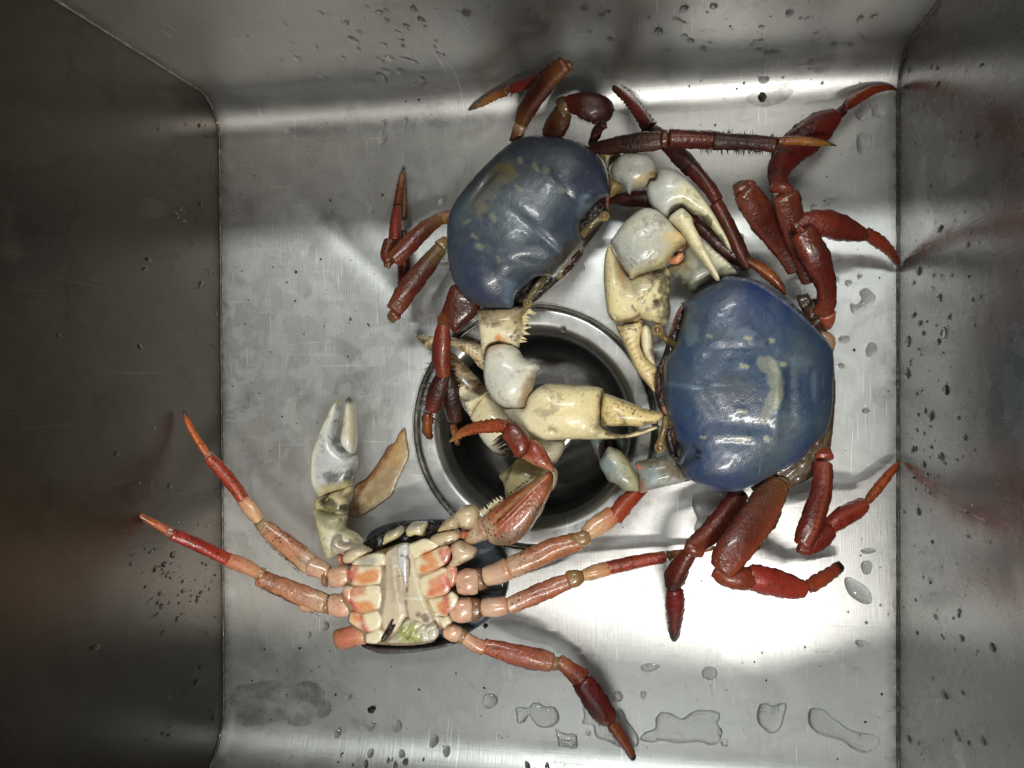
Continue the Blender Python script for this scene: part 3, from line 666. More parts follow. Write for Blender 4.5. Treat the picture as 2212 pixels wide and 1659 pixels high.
cb = pillow('arm_segment', ep('F', (720, 490), (800, 453), (900, 462), (980, 505), (1020, 570), (1100, 612), (1140, 622), (1172, 664), (1135, 688), (1120, 760), (1100, 850), (1062, 915), (1032, 1000), (960, 1010), (870, 1004), (780, 950), (720, 860), (690, 780), (682, 660), (700, 560)), 24, 12, 10, M_PALE, cl, C3(232, 230, 216),
       [(ep('F', (1100, 740), (1080, 860), (1035, 985)), 16*k, (*C3(150, 112, 66), .75), 22*k, 9), (ep('F', (720, 500), (800, 465)), 16*k, (*C3(200, 170, 120), .7), 24*k, 4), (ep('F', (870, 700), (800, 820)), 60*k, (*C3(190, 196, 200), .6), 120*k, 10)],
       [(*zt('F', 1120, 650), 10, 5, .3, 1.2)], step=3.4, pw=.55, serr=.7, serr_step=5)
pillow('arm_segment', ep('F', (620, 165), (660, 148), (760, 140), (880, 135), (1000, 130), (1070, 120), (1075, 160), (1030, 210), (1022, 250), (1034, 300), (1020, 335), (1034, 362), (1000, 385), (1005, 410), (985, 440), (975, 482), (900, 460), (800, 448), (730, 485), (690, 590), (668, 560), (652, 430), (640, 290)), 20, 9, 9, M_DIRTY, cl, C3(232, 226, 196),
       [(ep('F', (640, 140), (800, 170), (1000, 190)), 70*k, (*C3(96, 78, 50), .9), 50*k, 16), (ep('F', (880, 240), (960, 300)), 40*k, (*C3(190, 160, 110), .5), 50*k, 12), (ep('F', (830, 405), (860, 430)), 22*k, (*C3(225, 150, 90), .9), 10*k, 3),
        (ep('F', (690, 580), (700, 520), (760, 470), (830, 440)), 7*k, (*C3(70, 48, 26), .8), 8*k, 2)], step=3.2, serr=1.6, serr_step=5.5)
bristles('F', [([(1075, 150, 22), (1020, 240, 22), (1020, 330, 22), (985, 430, 21)], 1)], cl, 26, 60, M_PALE, 3, .1, .0011, C3(226, 216, 180), 'spines')
loft('arm_joint', 'F', [(740, 470, 20, 60), (860, 440, 21, 50), (960, 480, 21, 50)], M_SOFT, cl, g(C3(150, 110, 66), C3(225, 150, 90), C3(180, 150, 100)))
# its upper claw (right side)
cl = pillow('claw', [*ep('B', (860, 1045), (900, 1032), (940, 1030), (1010, 1048), (1100, 1110), (1200, 1212), (1290, 1330), (1370, 1450), (1430, 1560)), *ep('D', (1470, 530), (1500, 610), (1510, 662), (1490, 655), (1440, 580), (1400, 530), (1340, 450), (1280, 392), (1225, 330), (1180, 318), (1120, 285),
       (1080, 262), (1000, 292), (945, 358), (870, 310), (800, 235), (768, 150), (770, 85), (805, 38)), *ep('B', (835, 1142), (850, 1100))], 29, 9, 9, M_PALE, cA, C3(204, 206, 200),
       [(ep('D', (1150, 200), (1350, 400), (1490, 620)), 60*k, (*C3(232, 226, 190), .9), 90*k, 10), (ep('D', (880, 120), (850, 250)), 60*k, (*C3(176, 184, 190), .6), 90*k, 8),
        (ep('D', (1200, 320), (1290, 400), (1400, 530), (1480, 640)), 10*k, (*C3(50, 38, 20), .85), 9*k, 13), (ep('D', (960, 340), (1080, 262), (1180, 315)), 7*k, (*C3(60, 44, 24), .9), 8*k, 4)], step=3.3, pw=.55)
pillow('claw_finger', ep('D', (958, 360), (1000, 305), (1075, 268), (1105, 292), (1160, 345), (1180, 420), (1230, 510), (1290, 640), (1360, 770), (1400, 865), (1400, 905), (1385, 906), (1345, 870), (1250, 740), (1150, 612), (1080, 492), (1005, 408)), 36, 7, 6, M_PALE, cl, C3(238, 232, 198),
       [(ep('D', (1005, 330), (1100, 330)), 16*k, (*C3(210, 210, 200), .7), 30*k, 4), (ep('D', (1395, 895),), 9*k, (*C3(120, 90, 60), .7), 8*k, 2)] + [(ep('D', (1110+i*14, 430+i*27+9*math.sin(i*2)),), 3*k, (*C3(190, 160, 110), .7), 4*k, 0) for i in range(16)], step=3, tilt=(-1, -1))
pillow('arm_segment', ep('B', (448, 1050), (470, 995), (540, 925), (600, 902), (720, 903), (800, 928), (845, 985), (850, 1060), (858, 1130), (800, 1125), (770, 1180), (690, 1200), (640, 1212), (617, 1252), (575, 1190), (540, 1150), (480, 1118)), 27, 9, 8, M_PALE, cl, C3(180, 184, 182),
       [(ep('B', (700, 1170), (760, 1130), (840, 1110)), 20*k, (*C3(210, 186, 130), .85), 30*k, 8), (ep('B', (760, 1110), (840, 1090)), 6*k, (*C3(60, 44, 24), .7), 8*k, 6), (ep('B', (480, 960), (460, 1080)), 22*k, (*C3(140, 120, 90), .7), 30*k, 7)], step=3.2, pw=.5, serr=.5)
pillow('arm_segment', ep('B', (345, 900), (470, 900), (545, 905), (450, 990), (440, 1060), (480, 1120), (560, 1180), (520, 1230), (450, 1270), (440, 1180), (425, 1060), (395, 960)), 20, 6, 8, M_DIRTY, cl, C3(150, 130, 84), [(ep('B', (430, 930), (425, 1050)), 8*k, (*C3(215, 205, 180), .8), 8*k, 3), (ep('B', (460, 960), (450, 1090)), 10*k, (*C3(40, 30, 18), .9), 10*k, 4)], step=3.2)
# legs on its right / top
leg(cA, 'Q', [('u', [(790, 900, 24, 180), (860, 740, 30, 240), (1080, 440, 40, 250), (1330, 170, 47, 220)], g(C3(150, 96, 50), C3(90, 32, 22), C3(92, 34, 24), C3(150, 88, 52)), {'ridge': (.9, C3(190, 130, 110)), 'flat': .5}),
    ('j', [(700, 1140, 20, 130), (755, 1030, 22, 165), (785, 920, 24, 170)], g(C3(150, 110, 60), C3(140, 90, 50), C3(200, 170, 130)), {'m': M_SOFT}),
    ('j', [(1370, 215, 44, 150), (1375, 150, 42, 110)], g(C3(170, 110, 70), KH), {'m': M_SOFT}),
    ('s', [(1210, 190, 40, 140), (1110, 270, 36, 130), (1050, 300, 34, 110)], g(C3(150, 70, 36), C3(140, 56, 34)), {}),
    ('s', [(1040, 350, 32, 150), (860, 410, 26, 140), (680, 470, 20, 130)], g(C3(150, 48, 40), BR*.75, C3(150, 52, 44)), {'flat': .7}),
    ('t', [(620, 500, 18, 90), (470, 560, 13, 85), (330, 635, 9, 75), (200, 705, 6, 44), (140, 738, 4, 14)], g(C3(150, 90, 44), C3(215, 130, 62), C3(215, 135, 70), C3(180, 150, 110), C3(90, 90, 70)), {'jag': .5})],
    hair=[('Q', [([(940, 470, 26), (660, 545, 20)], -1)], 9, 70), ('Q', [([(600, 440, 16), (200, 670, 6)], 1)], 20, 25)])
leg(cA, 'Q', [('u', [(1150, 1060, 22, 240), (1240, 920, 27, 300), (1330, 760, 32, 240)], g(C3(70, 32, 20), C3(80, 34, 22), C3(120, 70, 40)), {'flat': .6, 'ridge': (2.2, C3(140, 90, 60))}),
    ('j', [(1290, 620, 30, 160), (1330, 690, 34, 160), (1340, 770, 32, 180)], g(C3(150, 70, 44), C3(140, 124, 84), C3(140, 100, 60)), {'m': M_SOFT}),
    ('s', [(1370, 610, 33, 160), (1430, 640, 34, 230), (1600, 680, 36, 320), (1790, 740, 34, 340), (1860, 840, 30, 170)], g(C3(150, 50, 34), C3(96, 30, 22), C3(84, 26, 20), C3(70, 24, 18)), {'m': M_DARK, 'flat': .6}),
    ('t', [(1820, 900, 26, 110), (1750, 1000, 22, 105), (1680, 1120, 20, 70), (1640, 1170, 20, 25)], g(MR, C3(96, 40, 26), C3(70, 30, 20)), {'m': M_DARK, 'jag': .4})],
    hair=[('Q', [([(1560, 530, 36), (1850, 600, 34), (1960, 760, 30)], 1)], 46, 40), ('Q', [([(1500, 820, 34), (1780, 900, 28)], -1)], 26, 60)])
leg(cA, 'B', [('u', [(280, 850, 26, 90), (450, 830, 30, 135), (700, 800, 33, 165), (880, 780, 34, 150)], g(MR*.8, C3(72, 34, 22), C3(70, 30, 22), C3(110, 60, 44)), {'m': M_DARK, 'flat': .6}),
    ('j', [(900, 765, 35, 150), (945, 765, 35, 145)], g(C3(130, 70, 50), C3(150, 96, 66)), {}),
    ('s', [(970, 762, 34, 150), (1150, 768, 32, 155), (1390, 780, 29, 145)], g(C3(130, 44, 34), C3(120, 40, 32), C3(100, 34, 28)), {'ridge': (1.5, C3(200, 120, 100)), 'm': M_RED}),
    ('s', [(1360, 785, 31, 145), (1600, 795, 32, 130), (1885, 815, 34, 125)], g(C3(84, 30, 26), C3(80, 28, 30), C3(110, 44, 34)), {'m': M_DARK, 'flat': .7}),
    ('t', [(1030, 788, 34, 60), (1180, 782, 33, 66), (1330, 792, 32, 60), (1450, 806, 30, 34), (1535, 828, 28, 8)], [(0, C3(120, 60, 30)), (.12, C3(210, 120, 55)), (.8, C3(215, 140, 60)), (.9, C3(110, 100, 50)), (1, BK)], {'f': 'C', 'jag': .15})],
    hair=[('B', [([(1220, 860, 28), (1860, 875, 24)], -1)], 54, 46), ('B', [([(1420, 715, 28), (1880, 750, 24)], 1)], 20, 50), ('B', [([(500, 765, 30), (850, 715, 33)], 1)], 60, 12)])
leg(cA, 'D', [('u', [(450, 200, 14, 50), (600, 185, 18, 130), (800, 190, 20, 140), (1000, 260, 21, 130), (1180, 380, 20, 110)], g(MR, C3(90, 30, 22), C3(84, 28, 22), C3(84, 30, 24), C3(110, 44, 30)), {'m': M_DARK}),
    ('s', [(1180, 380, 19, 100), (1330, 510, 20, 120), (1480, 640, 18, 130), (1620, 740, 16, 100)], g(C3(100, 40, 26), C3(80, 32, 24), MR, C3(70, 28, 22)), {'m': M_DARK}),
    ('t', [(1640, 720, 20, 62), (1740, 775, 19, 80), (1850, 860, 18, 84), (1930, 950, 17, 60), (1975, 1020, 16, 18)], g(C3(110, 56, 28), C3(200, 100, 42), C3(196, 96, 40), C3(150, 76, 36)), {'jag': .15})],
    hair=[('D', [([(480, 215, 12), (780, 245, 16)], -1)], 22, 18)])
# ================= right crab =================
TONE[:] = [.62, .98]
cB = thing('crab', (*P(1620, 830)[:2], 0), 'wet bright blue crab beside the right wall, cream crescent on its back', 'crab', 'land crabs in the sink')
olB = ep('G', (1180, 237), (1200, 205), (1300, 192), (1420, 205), (1600, 272), (1760, 372), (1900, 512), (2040, 660), (2138, 800), (2160, 900), (2158, 1150), (2148, 1350), (2110, 1520), (2040, 1620)) + \
      ep('I', (1470, 35), (1380, 130), (1280, 238), (1100, 330), (950, 410), (830, 465), (700, 468), (560, 435), (440, 380), (375, 318), (352, 262), (320, 240), (350, 190), (366, 130), (350, 90), (312, 50), (298, -10)) + \
      ep('G', (770, 1525), (748, 1445), (720, 1390), (702, 1300), (690, 1150), (690, 1000), (700, 925), (742, 868), (790, 800), (822, 700), (850, 600), (872, 505), (862, 460), (842, 428), (880, 418), (920, 392), (985, 340), (1080, 285))
def bb(x, y, rx, ry, an, a): return (*zt('G', x, y), rx*k, ry*k, an, a)
bB = [bb(1280, 360, 190, 150, 0, 2.6), bb(1280, 700, 260, 150, .1, 1.9), bb(1420, 1150, 260, 190, 0, 1.8), bb(1000, 1130, 190, 150, 0, 1.6), bb(1150, 1900, 210, 110, 0, 2.6), bb(930, 1900, 100, 90, 0, 1.4),
      bb(1640, 1160, 34, 240, .05, 1.4), bb(1740, 1150, 34, 190, .0, -1.3), bb(1250, 840, 330, 40, -.05, -1.0), bb(1330, 1480, 380, 60, .12, -.9), bb(880, 1140, 190, 13, .06, -1.3), bb(1080, 1000, 40, 150, .6, -1.0),
      bb(1070, 1290, 40, 140, -.6, -1.0), bb(1930, 1150, 26, 170, 0, -.9), bb(1330, 980, 50, 26, 0, .7), bb(1330, 1355, 50, 26, 0, .7), bb(900, 560, 26, 120, .2, .9), bb(1230, 1580, 240, 80, 0, 1.0), bb(1280, 1620, 140, 40, 0, -.9)]
rimB = smooth_poly(ep('G', (1180, 237), (1300, 232), (1430, 258), (1560, 330), (1700, 432), (1840, 545), (1960, 650), (2060, 750), (2145, 850)), 6, False)
rimB2 = smooth_poly(ep('I', (1390, 125), (1300, 215), (1100, 315), (950, 390), (830, 445), (720, 455)), 6, False)
patB = [(ep('G', (1000, 950), (1950, 1150), (1450, 1500)), 320*k, (*C3(76, 98, 112), .65), 220*k, 16), (ep('G', (1900, 700), (2050, 1100), (2000, 1500)), 110*k, (*C3(58, 72, 88), .55), 90*k, 12),
        (ep('G', (1520, 950), (1590, 1020), (1620, 1120), (1615, 1220), (1580, 1320), (1520, 1400)), 48*k, (*C3(156, 158, 142), .85), 16*k, 6), (ep('G', (1600, 960), (1640, 1050), (1650, 1200), (1630, 1320)), 20*k, (*C3(190, 190, 160), .8), 14*k, 5),
        (ep('G', (1680, 960), (1760, 950), (1860, 980)), 34*k, (*C3(118, 136, 144), .5), 40*k, 12), (ep('G', (1700, 1390), (1800, 1420), (1860, 1470)), 30*k, (*C3(112, 132, 142), .45), 40*k, 12),
        (ep('G', (1250, 1150), (1300, 1220)), 60*k, (*C3(70, 74, 88), .7), 60*k, 10), (ep('G', (1740, 1060), (1760, 1250)), 60*k, (*C3(44, 66, 86), .7), 50*k, 8), (ep('G', (1930, 1050), (1940, 1240)), 10*k, (*C3(110, 130, 150), .5), 20*k, 5),
        (ep('G', (1250, 680), (1340, 700), (1430, 720)), 18*k, (*C3(140, 156, 176), .6), 34*k, 12), (ep('G', (700, 1125), (900, 1150), (1000, 1165)), 9*k, (*C3(110, 140, 170), .6), 16*k, 2),
        (ep('G', (1090, 560), (1230, 440), (1320, 330)), 34*k, (*C3(26, 44, 96), .6), 20*k, 14), (ep('G', (900, 560), (930, 760)), 20*k, (*C3(140, 160, 170), .6), 30*k, 8), (ep('G', (880, 430), (930, 450), (960, 530)), 16*k, (*C3(120, 140, 165), .8), 20*k, 8),
        (ep('G', (1580, 1480), (1700, 1480)), 30*k, (*C3(40, 62, 84), .6), 40*k, 10)] + \
       [(ep('G', *q), r*k, (*C3(196, 196, 160), .85), 8*k, 2) for q, r in ((((1055, 725), (1085, 732)), 9), (((1355, 745), (1405, 750)), 7), (((1575, 765), (1595, 770)), 13), (((1330, 975), (1380, 985)), 12), (((1305, 1352), (1360, 1360)), 13), (((1000, 1572), (1035, 1574)), 9), (((1540, 1575), (1552, 1590)), 14), (((1660, 968), (1690, 966)), 12), (((1400, 1585), (1280, 1590)), 5))] + \
       [(ep('G', *q), r*k, (*BK, .9), 4*k, 3) for q, r in ((((1455, 1250),), 7), (((1760, 1415), (1770, 1440)), 12), (((1730, 1345),), 6), (((1560, 770), (1545, 800)), 4))] + \
       [([tuple(q) for q in rimB], 1.2, (*C3(150, 160, 170), .9), 1.6, .3), ([tuple(q) for q in rimB2], 1.2, (*C3(140, 160, 185), .6), 2, .3),
        (ep('I', (366, 130), (372, 200), (352, 262), (375, 318)), 7*k, (*C3(190, 160, 130), .8), 8*k, 2), (ep('G', (920, 395), (880, 420), (850, 432), (868, 500), (850, 600)), 7*k, (*C3(196, 176, 150), .85), 8*k, 2)]
def rim_drop(x, y):                         # the shell folds down sharply outside the rim line
    q = [tuple(p) for p in rimB]; d = segdist(x, y, q); cx0, cy0 = zt('G', 1400, 1100)
    n = np.array(q); j = np.argmin((x[:, None]-n[None, :, 0])**2+(y[:, None]-n[None, :, 1])**2, 1)
    out = (np.hypot(x-cx0, y-cy0) > np.hypot(n[j, 0]-cx0, n[j, 1]-cy0)) & (j > 2) & (j < len(n)-2)
    return np.where(out, -np.minimum(d*.35, 7), 1.2*np.exp(-(d/2.0)**2))
pillow('carapace', olB, 26, 18, 12, M_BLUE, cB, C3(46, 67, 119), patB, [(*q[:2], q[2]*1.25, q[3]*1.25, q[4], q[5]*.52) for q in bB], step=3.2, pw=.52, loc=.12, rough=.08, tilt=(-1.5, -1.0), hf=rim_drop, edge=C3(130, 140, 150), edge_w=1.6)
pillow('face_plate', ep('G', (860, 440), (880, 520), (860, 640), (800, 850), (720, 960), (740, 1300), (790, 1450), (800, 1659), (850, 1900), (760, 1780), (690, 1560), (700, 1430), (640, 1330), (612, 1200), (612, 1050), (640, 980), (690, 870), (740, 700), (800, 520)), 18, 5, 9, M_DIRT, cB, C3(34, 24, 24),
       [(ep('G', (850, 460), (790, 560), (745, 700)), 8*k, C3(190, 120, 104), 5*k, 0), (ep('G', (690, 920), (690, 1180), (700, 1350)), 14*k, (*C3(96, 66, 54), .8), 12*k, 3), (ep('G', (690, 1335), (720, 1400), (770, 1500), (800, 1659), (880, 1800)), 6*k, C3(196, 140, 110), 6*k, 1)], step=3.4, rough=1.6)
pillow('mouth_plate', ep('G', (620, 1040), (650, 1010), (680, 1060), (680, 1200), (640, 1230), (612, 1170)), 21, 5, 4, M_DIRT, cB, C3(62, 34, 30), step=3, rough=1)
eye(cB, 'G', [(780, 790, 22, 70), (730, 755, 24, 60), (690, 720, 25, 60), (660, 690, 26, 76)], (640, 662), 42, 27)
eye(cB, 'J', [(2060, 190, 22, 66), (2045, 270, 24, 56), (2025, 340, 25, 56), (2008, 400, 25, 72)], (2008, 428), 38, 25)
# hidden flank that carries the legs
pillow('underside', ep('G', (1700, 500), (1950, 560), (2120, 800), (2180, 1000), (2170, 1500), (2050, 1900), (1500, 2100), (1400, 1500), (1500, 900)), 14, 8, 10, M_DIRT, cB, C3(78, 60, 38), step=6, rough=1)
def legB(*a, **k): return leg(cB, *a, **k)
legB('H', [('u', [(1185, 735, 24, 150), (1225, 640, 28, 150), (1215, 480, 33, 165), (1130, 250, 40, 235), (1020, 40, 44, 200)], g(C3(150, 74, 50), C3(112, 40, 30), C3(110, 34, 28), C3(96, 32, 26), C3(120, 50, 38)), {'ridge': (2.3, C3(170, 76, 60)), 'flat': .55}),
    ('j', [(1240, 870, 18, 50), (1240, 810, 21, 110), (1232, 745, 24, 145)], g(C3(150, 76, 46), C3(186, 96, 66), C3(190, 100, 70)), {'m': M_SOFT}),
    ('j', [(1000, 55, 43, 120), (1040, 20, 44, 130)], g(C3(150, 60, 46), C3(170, 90, 66)), {}),
    ('s', [(1170, 1560, 40, 150), (1290, 1500, 38, 190), (1420, 1500, 36, 215), (1500, 1520, 34, 220)], g(C3(96, 34, 28), C3(130, 46, 34), C3(130, 46, 34)), {'f': 'C', 'flat': .6}),
    ('s', [(1500, 1522, 33, 220), (1600, 1550, 30, 205), (1740, 1590, 26, 130), (1790, 1610, 24, 90)], g(C3(120, 40, 32), C3(110, 36, 30), C3(140, 52, 36)), {'f': 'C', 'flat': .6}),
    ('t', [(1570, 40, 22, 86), (1680, 110, 18, 96), (1780, 200, 12, 74), (1840, 290, 7, 50), (1855, 330, 5, 16)], g(C3(140, 50, 34), C3(170, 66, 42), C3(176, 72, 44), C3(80, 50, 30)), {'f': 'H', 'jag': .25})],
    hair=[('C', [([(1560, 1440, 30), (1950, 1650, 14)], 1)], 20, 22)])
legB('C', [('u', [(1300, 2000, 22, 140), (1230, 1780, 28, 175), (1150, 1500, 38, 215), (1085, 1270, 45, 225)], g(C3(90, 40, 28), C3(96, 32, 26), C3(86, 30, 24), C3(120, 56, 42)), {'ridge': (2.5, C3(160, 80, 66)), 'flat': .55}),
    ('j', [(1060, 1225, 45, 200), (1065, 1180, 44, 170)], g(C3(140, 60, 46), C3(130, 54, 40)), {}),
    ('s', [(1035, 1200, 38, 135), (1030, 1060, 29, 175), (1080, 940, 24, 215)], g(C3(140, 46, 34), C3(120, 38, 32), C3(116, 36, 30)), {'flat': .6}),
    ('s', [(1060, 960, 24, 205), (1180, 830, 18, 265), (1390, 660, 14, 240), (1530, 560, 12, 130)], g(C3(112, 34, 30), C3(108, 32, 32), C3(120, 38, 34), C3(130, 44, 34)), {'flat': .5}),
    ('j', [(1530, 570, 12, 90), (1600, 510, 11, 80)], g(C3(90, 40, 26), C3(60, 34, 24)), {'m': M_SOFT}),
    ('t', [(1610, 495, 14, 60), (1660, 450, 12, 88), (1760, 385, 9, 82), (1880, 330, 6, 66), (1990, 320, 4, 44), (2062, 342, 3, 14)], g(C3(120, 50, 34), C3(186, 70, 44), C3(190, 72, 46), C3(176, 66, 42), C3(90, 56, 34)), {'jag': .12})],
    hair=[('C', [([(1150, 730, 26), (1480, 530, 18)], 1)], 14, 16)])
legB('C', [('u', [(1180, 1900, 24, 140), (1060, 1700, 30, 175), (880, 1450, 40, 235), (740, 1230, 48, 205)], g(C3(80, 40, 28), C3(92, 34, 26), C3(86, 30, 24), C3(130, 60, 46)), {'ridge': (2.6, C3(170, 84, 74)), 'flat': .5}),
    ('j', [(720, 1225, 47, 150), (690, 1160, 45, 120)], g(C3(120, 56, 40), C3(96, 84, 56)), {'m': M_SOFT}),
    ('j', [(765, 1180, 46, 110), (820, 1165, 45, 80)], g(C3(150, 74, 58)), {})])
legB('D', [('u', [(1640, 780, 18, 110), (1560, 600, 20, 120), (1440, 350, 24, 120), (1370, 220, 26, 110)], g(C3(70, 30, 26), C3(90, 36, 32), C3(96, 34, 30), C3(110, 44, 36)), {'m': M_DARK, 'ridge': (1.7, C3(150, 70, 62))}),
    ('s', [(1375, 1300, 26, 105), (1300, 1180, 26, 112), (1150, 1010, 25, 130)], g(C3(110, 40, 34), C3(90, 30, 28)), {'f': 'B', 'm': M_RED}),
    ('s', [(1170, 1040, 24, 140), (1060, 920, 23, 150), (930, 790, 22, 130), (820, 690, 20, 105)], g(C3(60, 26, 22), C3(80, 30, 26), C3(84, 32, 28)), {'f': 'B', 'm': M_DARK}),
    ('t', [(790, 665, 20, 100), (700, 530, 15, 84), (600, 410, 10, 76), (510, 330, 6, 56), (465, 302, 4, 26)], [(0, C3(90, 36, 28)), (.2, C3(134, 52, 42)), (.7, C3(130, 56, 42)), (.9, C3(90, 64, 44)), (1, BK)], {'f': 'B', 'jag': .5})],
    hair=[('B', [([(1240, 1060, 24), (900, 760, 20)], 1)], 10, 50), ('D', [([(1450, 380, 24), (1640, 760, 18)], 1)], 26, 40), ('B', [([(780, 650, 16), (540, 340, 6)], 1)], 24, 26)])
legB('I', [('u', [(1490, 255, 22, 135), (1480, 450, 27, 148), (1405, 700, 34, 172), (1330, 890, 38, 140)], g(C3(160, 62, 46), C3(130, 42, 32), C3(118, 36, 30), C3(140, 50, 40)), {'ridge': (1.9, C3(200, 110, 90)), 'flat': .6}),
    ('j', [(1450, 70, 14, 130), (1480, 130, 17, 120), (1500, 210, 21, 138)], g(C3(186, 110, 76), C3(150, 80, 50), C3(180, 80, 60)), {'m': M_SOFT}),
    ('s', [(1300, 915, 37, 90), (1370, 925, 36, 110), (1460, 860, 33, 140), (1540, 780, 30, 130)], g(C3(140, 48, 40), C3(128, 42, 36), C3(136, 46, 38)), {'flat': .7}),
    ('s', [(1545, 745, 29, 115), (1640, 680, 26, 150), (1760, 610, 20, 140), (1815, 580, 17, 110)], g(C3(170, 58, 46), C3(150, 46, 42), C3(180, 64, 48), C3(190, 76, 54)), {'flat': .7, 'ridge': (2.0, C3(215, 110, 96))}),
    ('t', [(1840, 550, 16, 46), (1880, 500, 14, 62), (1970, 390, 11, 62), (2050, 290, 8, 46), (2088, 245, 6, 18)], g(C3(180, 90, 50), C3(200, 84, 40), C3(196, 80, 36), C3(180, 80, 44)), {'jag': .2})],
    hair=[('I', [([(1640, 620, 26), (1760, 560, 20)], 1)], 5, 40), ('I', [([(1560, 820, 26), (1840, 600, 18)], -1)], 16, 14)])
legB('I', [('u', [(1140, 400, 22, 170), (1010, 620, 30, 262), (850, 850, 38, 270), (725, 1030, 41, 236), (690, 1085, 42, 190)], g(C3(130, 84, 56), C3(124, 66, 52), C3(120, 48, 38), C3(150, 66, 48)), {'ridge': (2.5, C3(190, 86, 60)), 'flat': .42}),
    ('j', [(1160, 330, 16, 120), (1150, 400, 20, 150)], g(C3(120, 92, 54), C3(110, 84, 50)), {'m': M_SOFT}),
    ('s', [(640, 1095, 37, 110), (720, 1140, 37, 165), (830, 1160, 36, 180), (915, 1160, 34, 170)], g(C3(170, 76, 52), C3(150, 62, 44), C3(150, 62, 44)), {'flat': .7}),
    
    ('s', [(905, 1140, 34, 190), (1040, 1180, 32, 210), (1220, 1230, 27, 185), (1340, 1250, 23, 130)], g(C3(180, 60, 48), C3(176, 56, 50), C3(176, 58, 50), C3(190, 72, 50)), {'flat': .6}),
    ('t', [(1375, 1225, 22, 86), (1450, 1185, 19, 96), (1550, 1120, 15, 84), (1610, 1080, 12, 76), (1635, 1066, 11, 66)], [(0, C3(150, 66, 44)), (.15, C3(186, 76, 46)), (.8, C3(170, 70, 48)), (.86, BK), (1, BK)], {'jag': .3})],
    hair=[('I', [([(1110, 1090, 30), (1340, 1180, 24)], 1)], 22, 12), ('I', [([(1020, 400, 22), (600, 1000, 40)], -1)], 40, 6)])
legB('I', [('u', [(840, 480, 20, 130), (720, 650, 25, 165), (570, 830, 30, 165), (440, 920, 34, 130)], g(C3(90, 44, 36), C3(104, 34, 28), C3(108, 34, 28), C3(130, 52, 42)), {'ridge': (1.2, C3(190, 100, 76)), 'flat': .5}),
    ('j', [(400, 900, 34, 80), (460, 930, 34, 120), (540, 960, 33, 80)], g(C3(130, 56, 42), C3(150, 70, 54)), {}),
    ('s', [(440, 950, 33, 110), (370, 1050, 31, 140), (320, 1150, 28, 165), (290, 1230, 26, 110)], g(C3(120, 44, 36), C3(112, 36, 34), C3(96, 34, 30), C3(60, 30, 26)), {'flat': .7}),
    ('s', [(315, 1255, 25, 125), (320, 1380, 20, 142), (315, 1530, 12, 100)], g(C3(130, 34, 34), C3(124, 32, 34), C3(110, 34, 34)), {'flat': .7}),
    ('t', [(318, 1535, 12, 86), (312, 1600, 8, 72), (310, 1645, 5, 46)], g(C3(110, 36, 32), C3(80, 40, 34), C3(30, 26, 22)), {'jag': .2})],
    hair=[('I', [([(245, 1300, 22), (270, 1560, 10)], -1)], 12, 14), ('I', [([(380, 1300, 22), (380, 1500, 12)], 1)], 8, 14)])
# coxae between shell and legs
for q, c in (([(1960, 420, 14, 130), (2010, 560, 16, 160)], C3(96, 70, 40)), ([(1890, 430, 15, 150), (1960, 400, 16, 120)], C3(80, 60, 38)), ([(2040, 640, 14, 120), (2110, 610, 14, 90)], C3(110, 76, 50)), ([(2040, 560, 15, 130), (1940, 640, 14, 100)], C3(120, 80, 56)),
             ([(2060, 720, 14, 130), (2130, 760, 15, 110), (2140, 850, 14, 60)], C3(190, 150, 116))):
    loft('leg_joint', 'G', q, M_SOFT, cB, g(c, c*.8), flat=.7)
for q, c in (([(1290, 280, 14, 130), (1350, 260, 15, 150), (1400, 230, 15, 110)], C3(120, 92, 60)), ([(1390, 150, 14, 120), (1450, 100, 15, 130), (1500, 20, 14, 100)], C3(190, 140, 100)), ([(1340, 200, 14, 90), (1410, 190, 15, 80)], C3(60, 44, 28))):
    loft('leg_joint', 'I', q, M_SOFT, cB, g(c, c*.85), flat=.7)
# upper claw of the right crab
cl = pillow('claw', ep('D', (438, 592), (465, 600), (490, 650), (540, 740), (620, 860), (700, 845), (800, 815), (900, 795), (950, 785), (975, 830), (975, 940), (968, 1050), (975, 1180), (940, 1270), (880, 1290), (820, 1262), (760, 1240), (715, 1225), (690, 1252), (620, 1258), (540, 1268), (495, 1272), (465, 1250), (430, 1200),
       (412, 1100), (398, 980), (390, 850), (396, 720), (415, 630)), 20, 13, 12, M_DIRTY, cB, C3(232, 222, 180),
       [(ep('D', (440, 640), (480, 900), (520, 1200)), 50*k, (*C3(236, 224, 178), .9), 20*k, 5), (ep('D', (580, 780), (640, 950), (780, 900)), 60*k, (*C3(150, 142, 120), .75), 60*k, 8), (ep('D', (500, 680), (540, 800), (580, 1000)), 6*k, (*C3(200, 150, 100), .8), 10*k, 3),
        (ep('D', (870, 850), (930, 950), (900, 1100), (950, 1200)), 36*k, (*C3(50, 34, 20), .85), 40*k, 22), (ep('D', (645, 1135), (665, 1170)), 20*k, (*BK, .95), 6*k, 6), (ep('D', (690, 1090), (800, 1010)), 3*k, (*C3(90, 56, 30), .9), 3*k, 1), (ep('D', (800, 1010), (850, 1090)), 16*k, (*C3(50, 30, 16), .85), 12*k, 9),
        (ep('D', (500, 1262), (640, 1245), (700, 1210)), 7*k, (*C3(110, 70, 36), .9), 8*k, 2)],
       [(*zt('D', 740, 1170), 13, 13, 0, 2.2), (*zt('D', 730, 1210), 7, 7, 0, 1.6), (*zt('D', 600, 900), 34, 14, 1.2, -2.0), (*zt('D', 470, 900), 20, 70, .1, 2.0)], step=3.2, pw=.5)
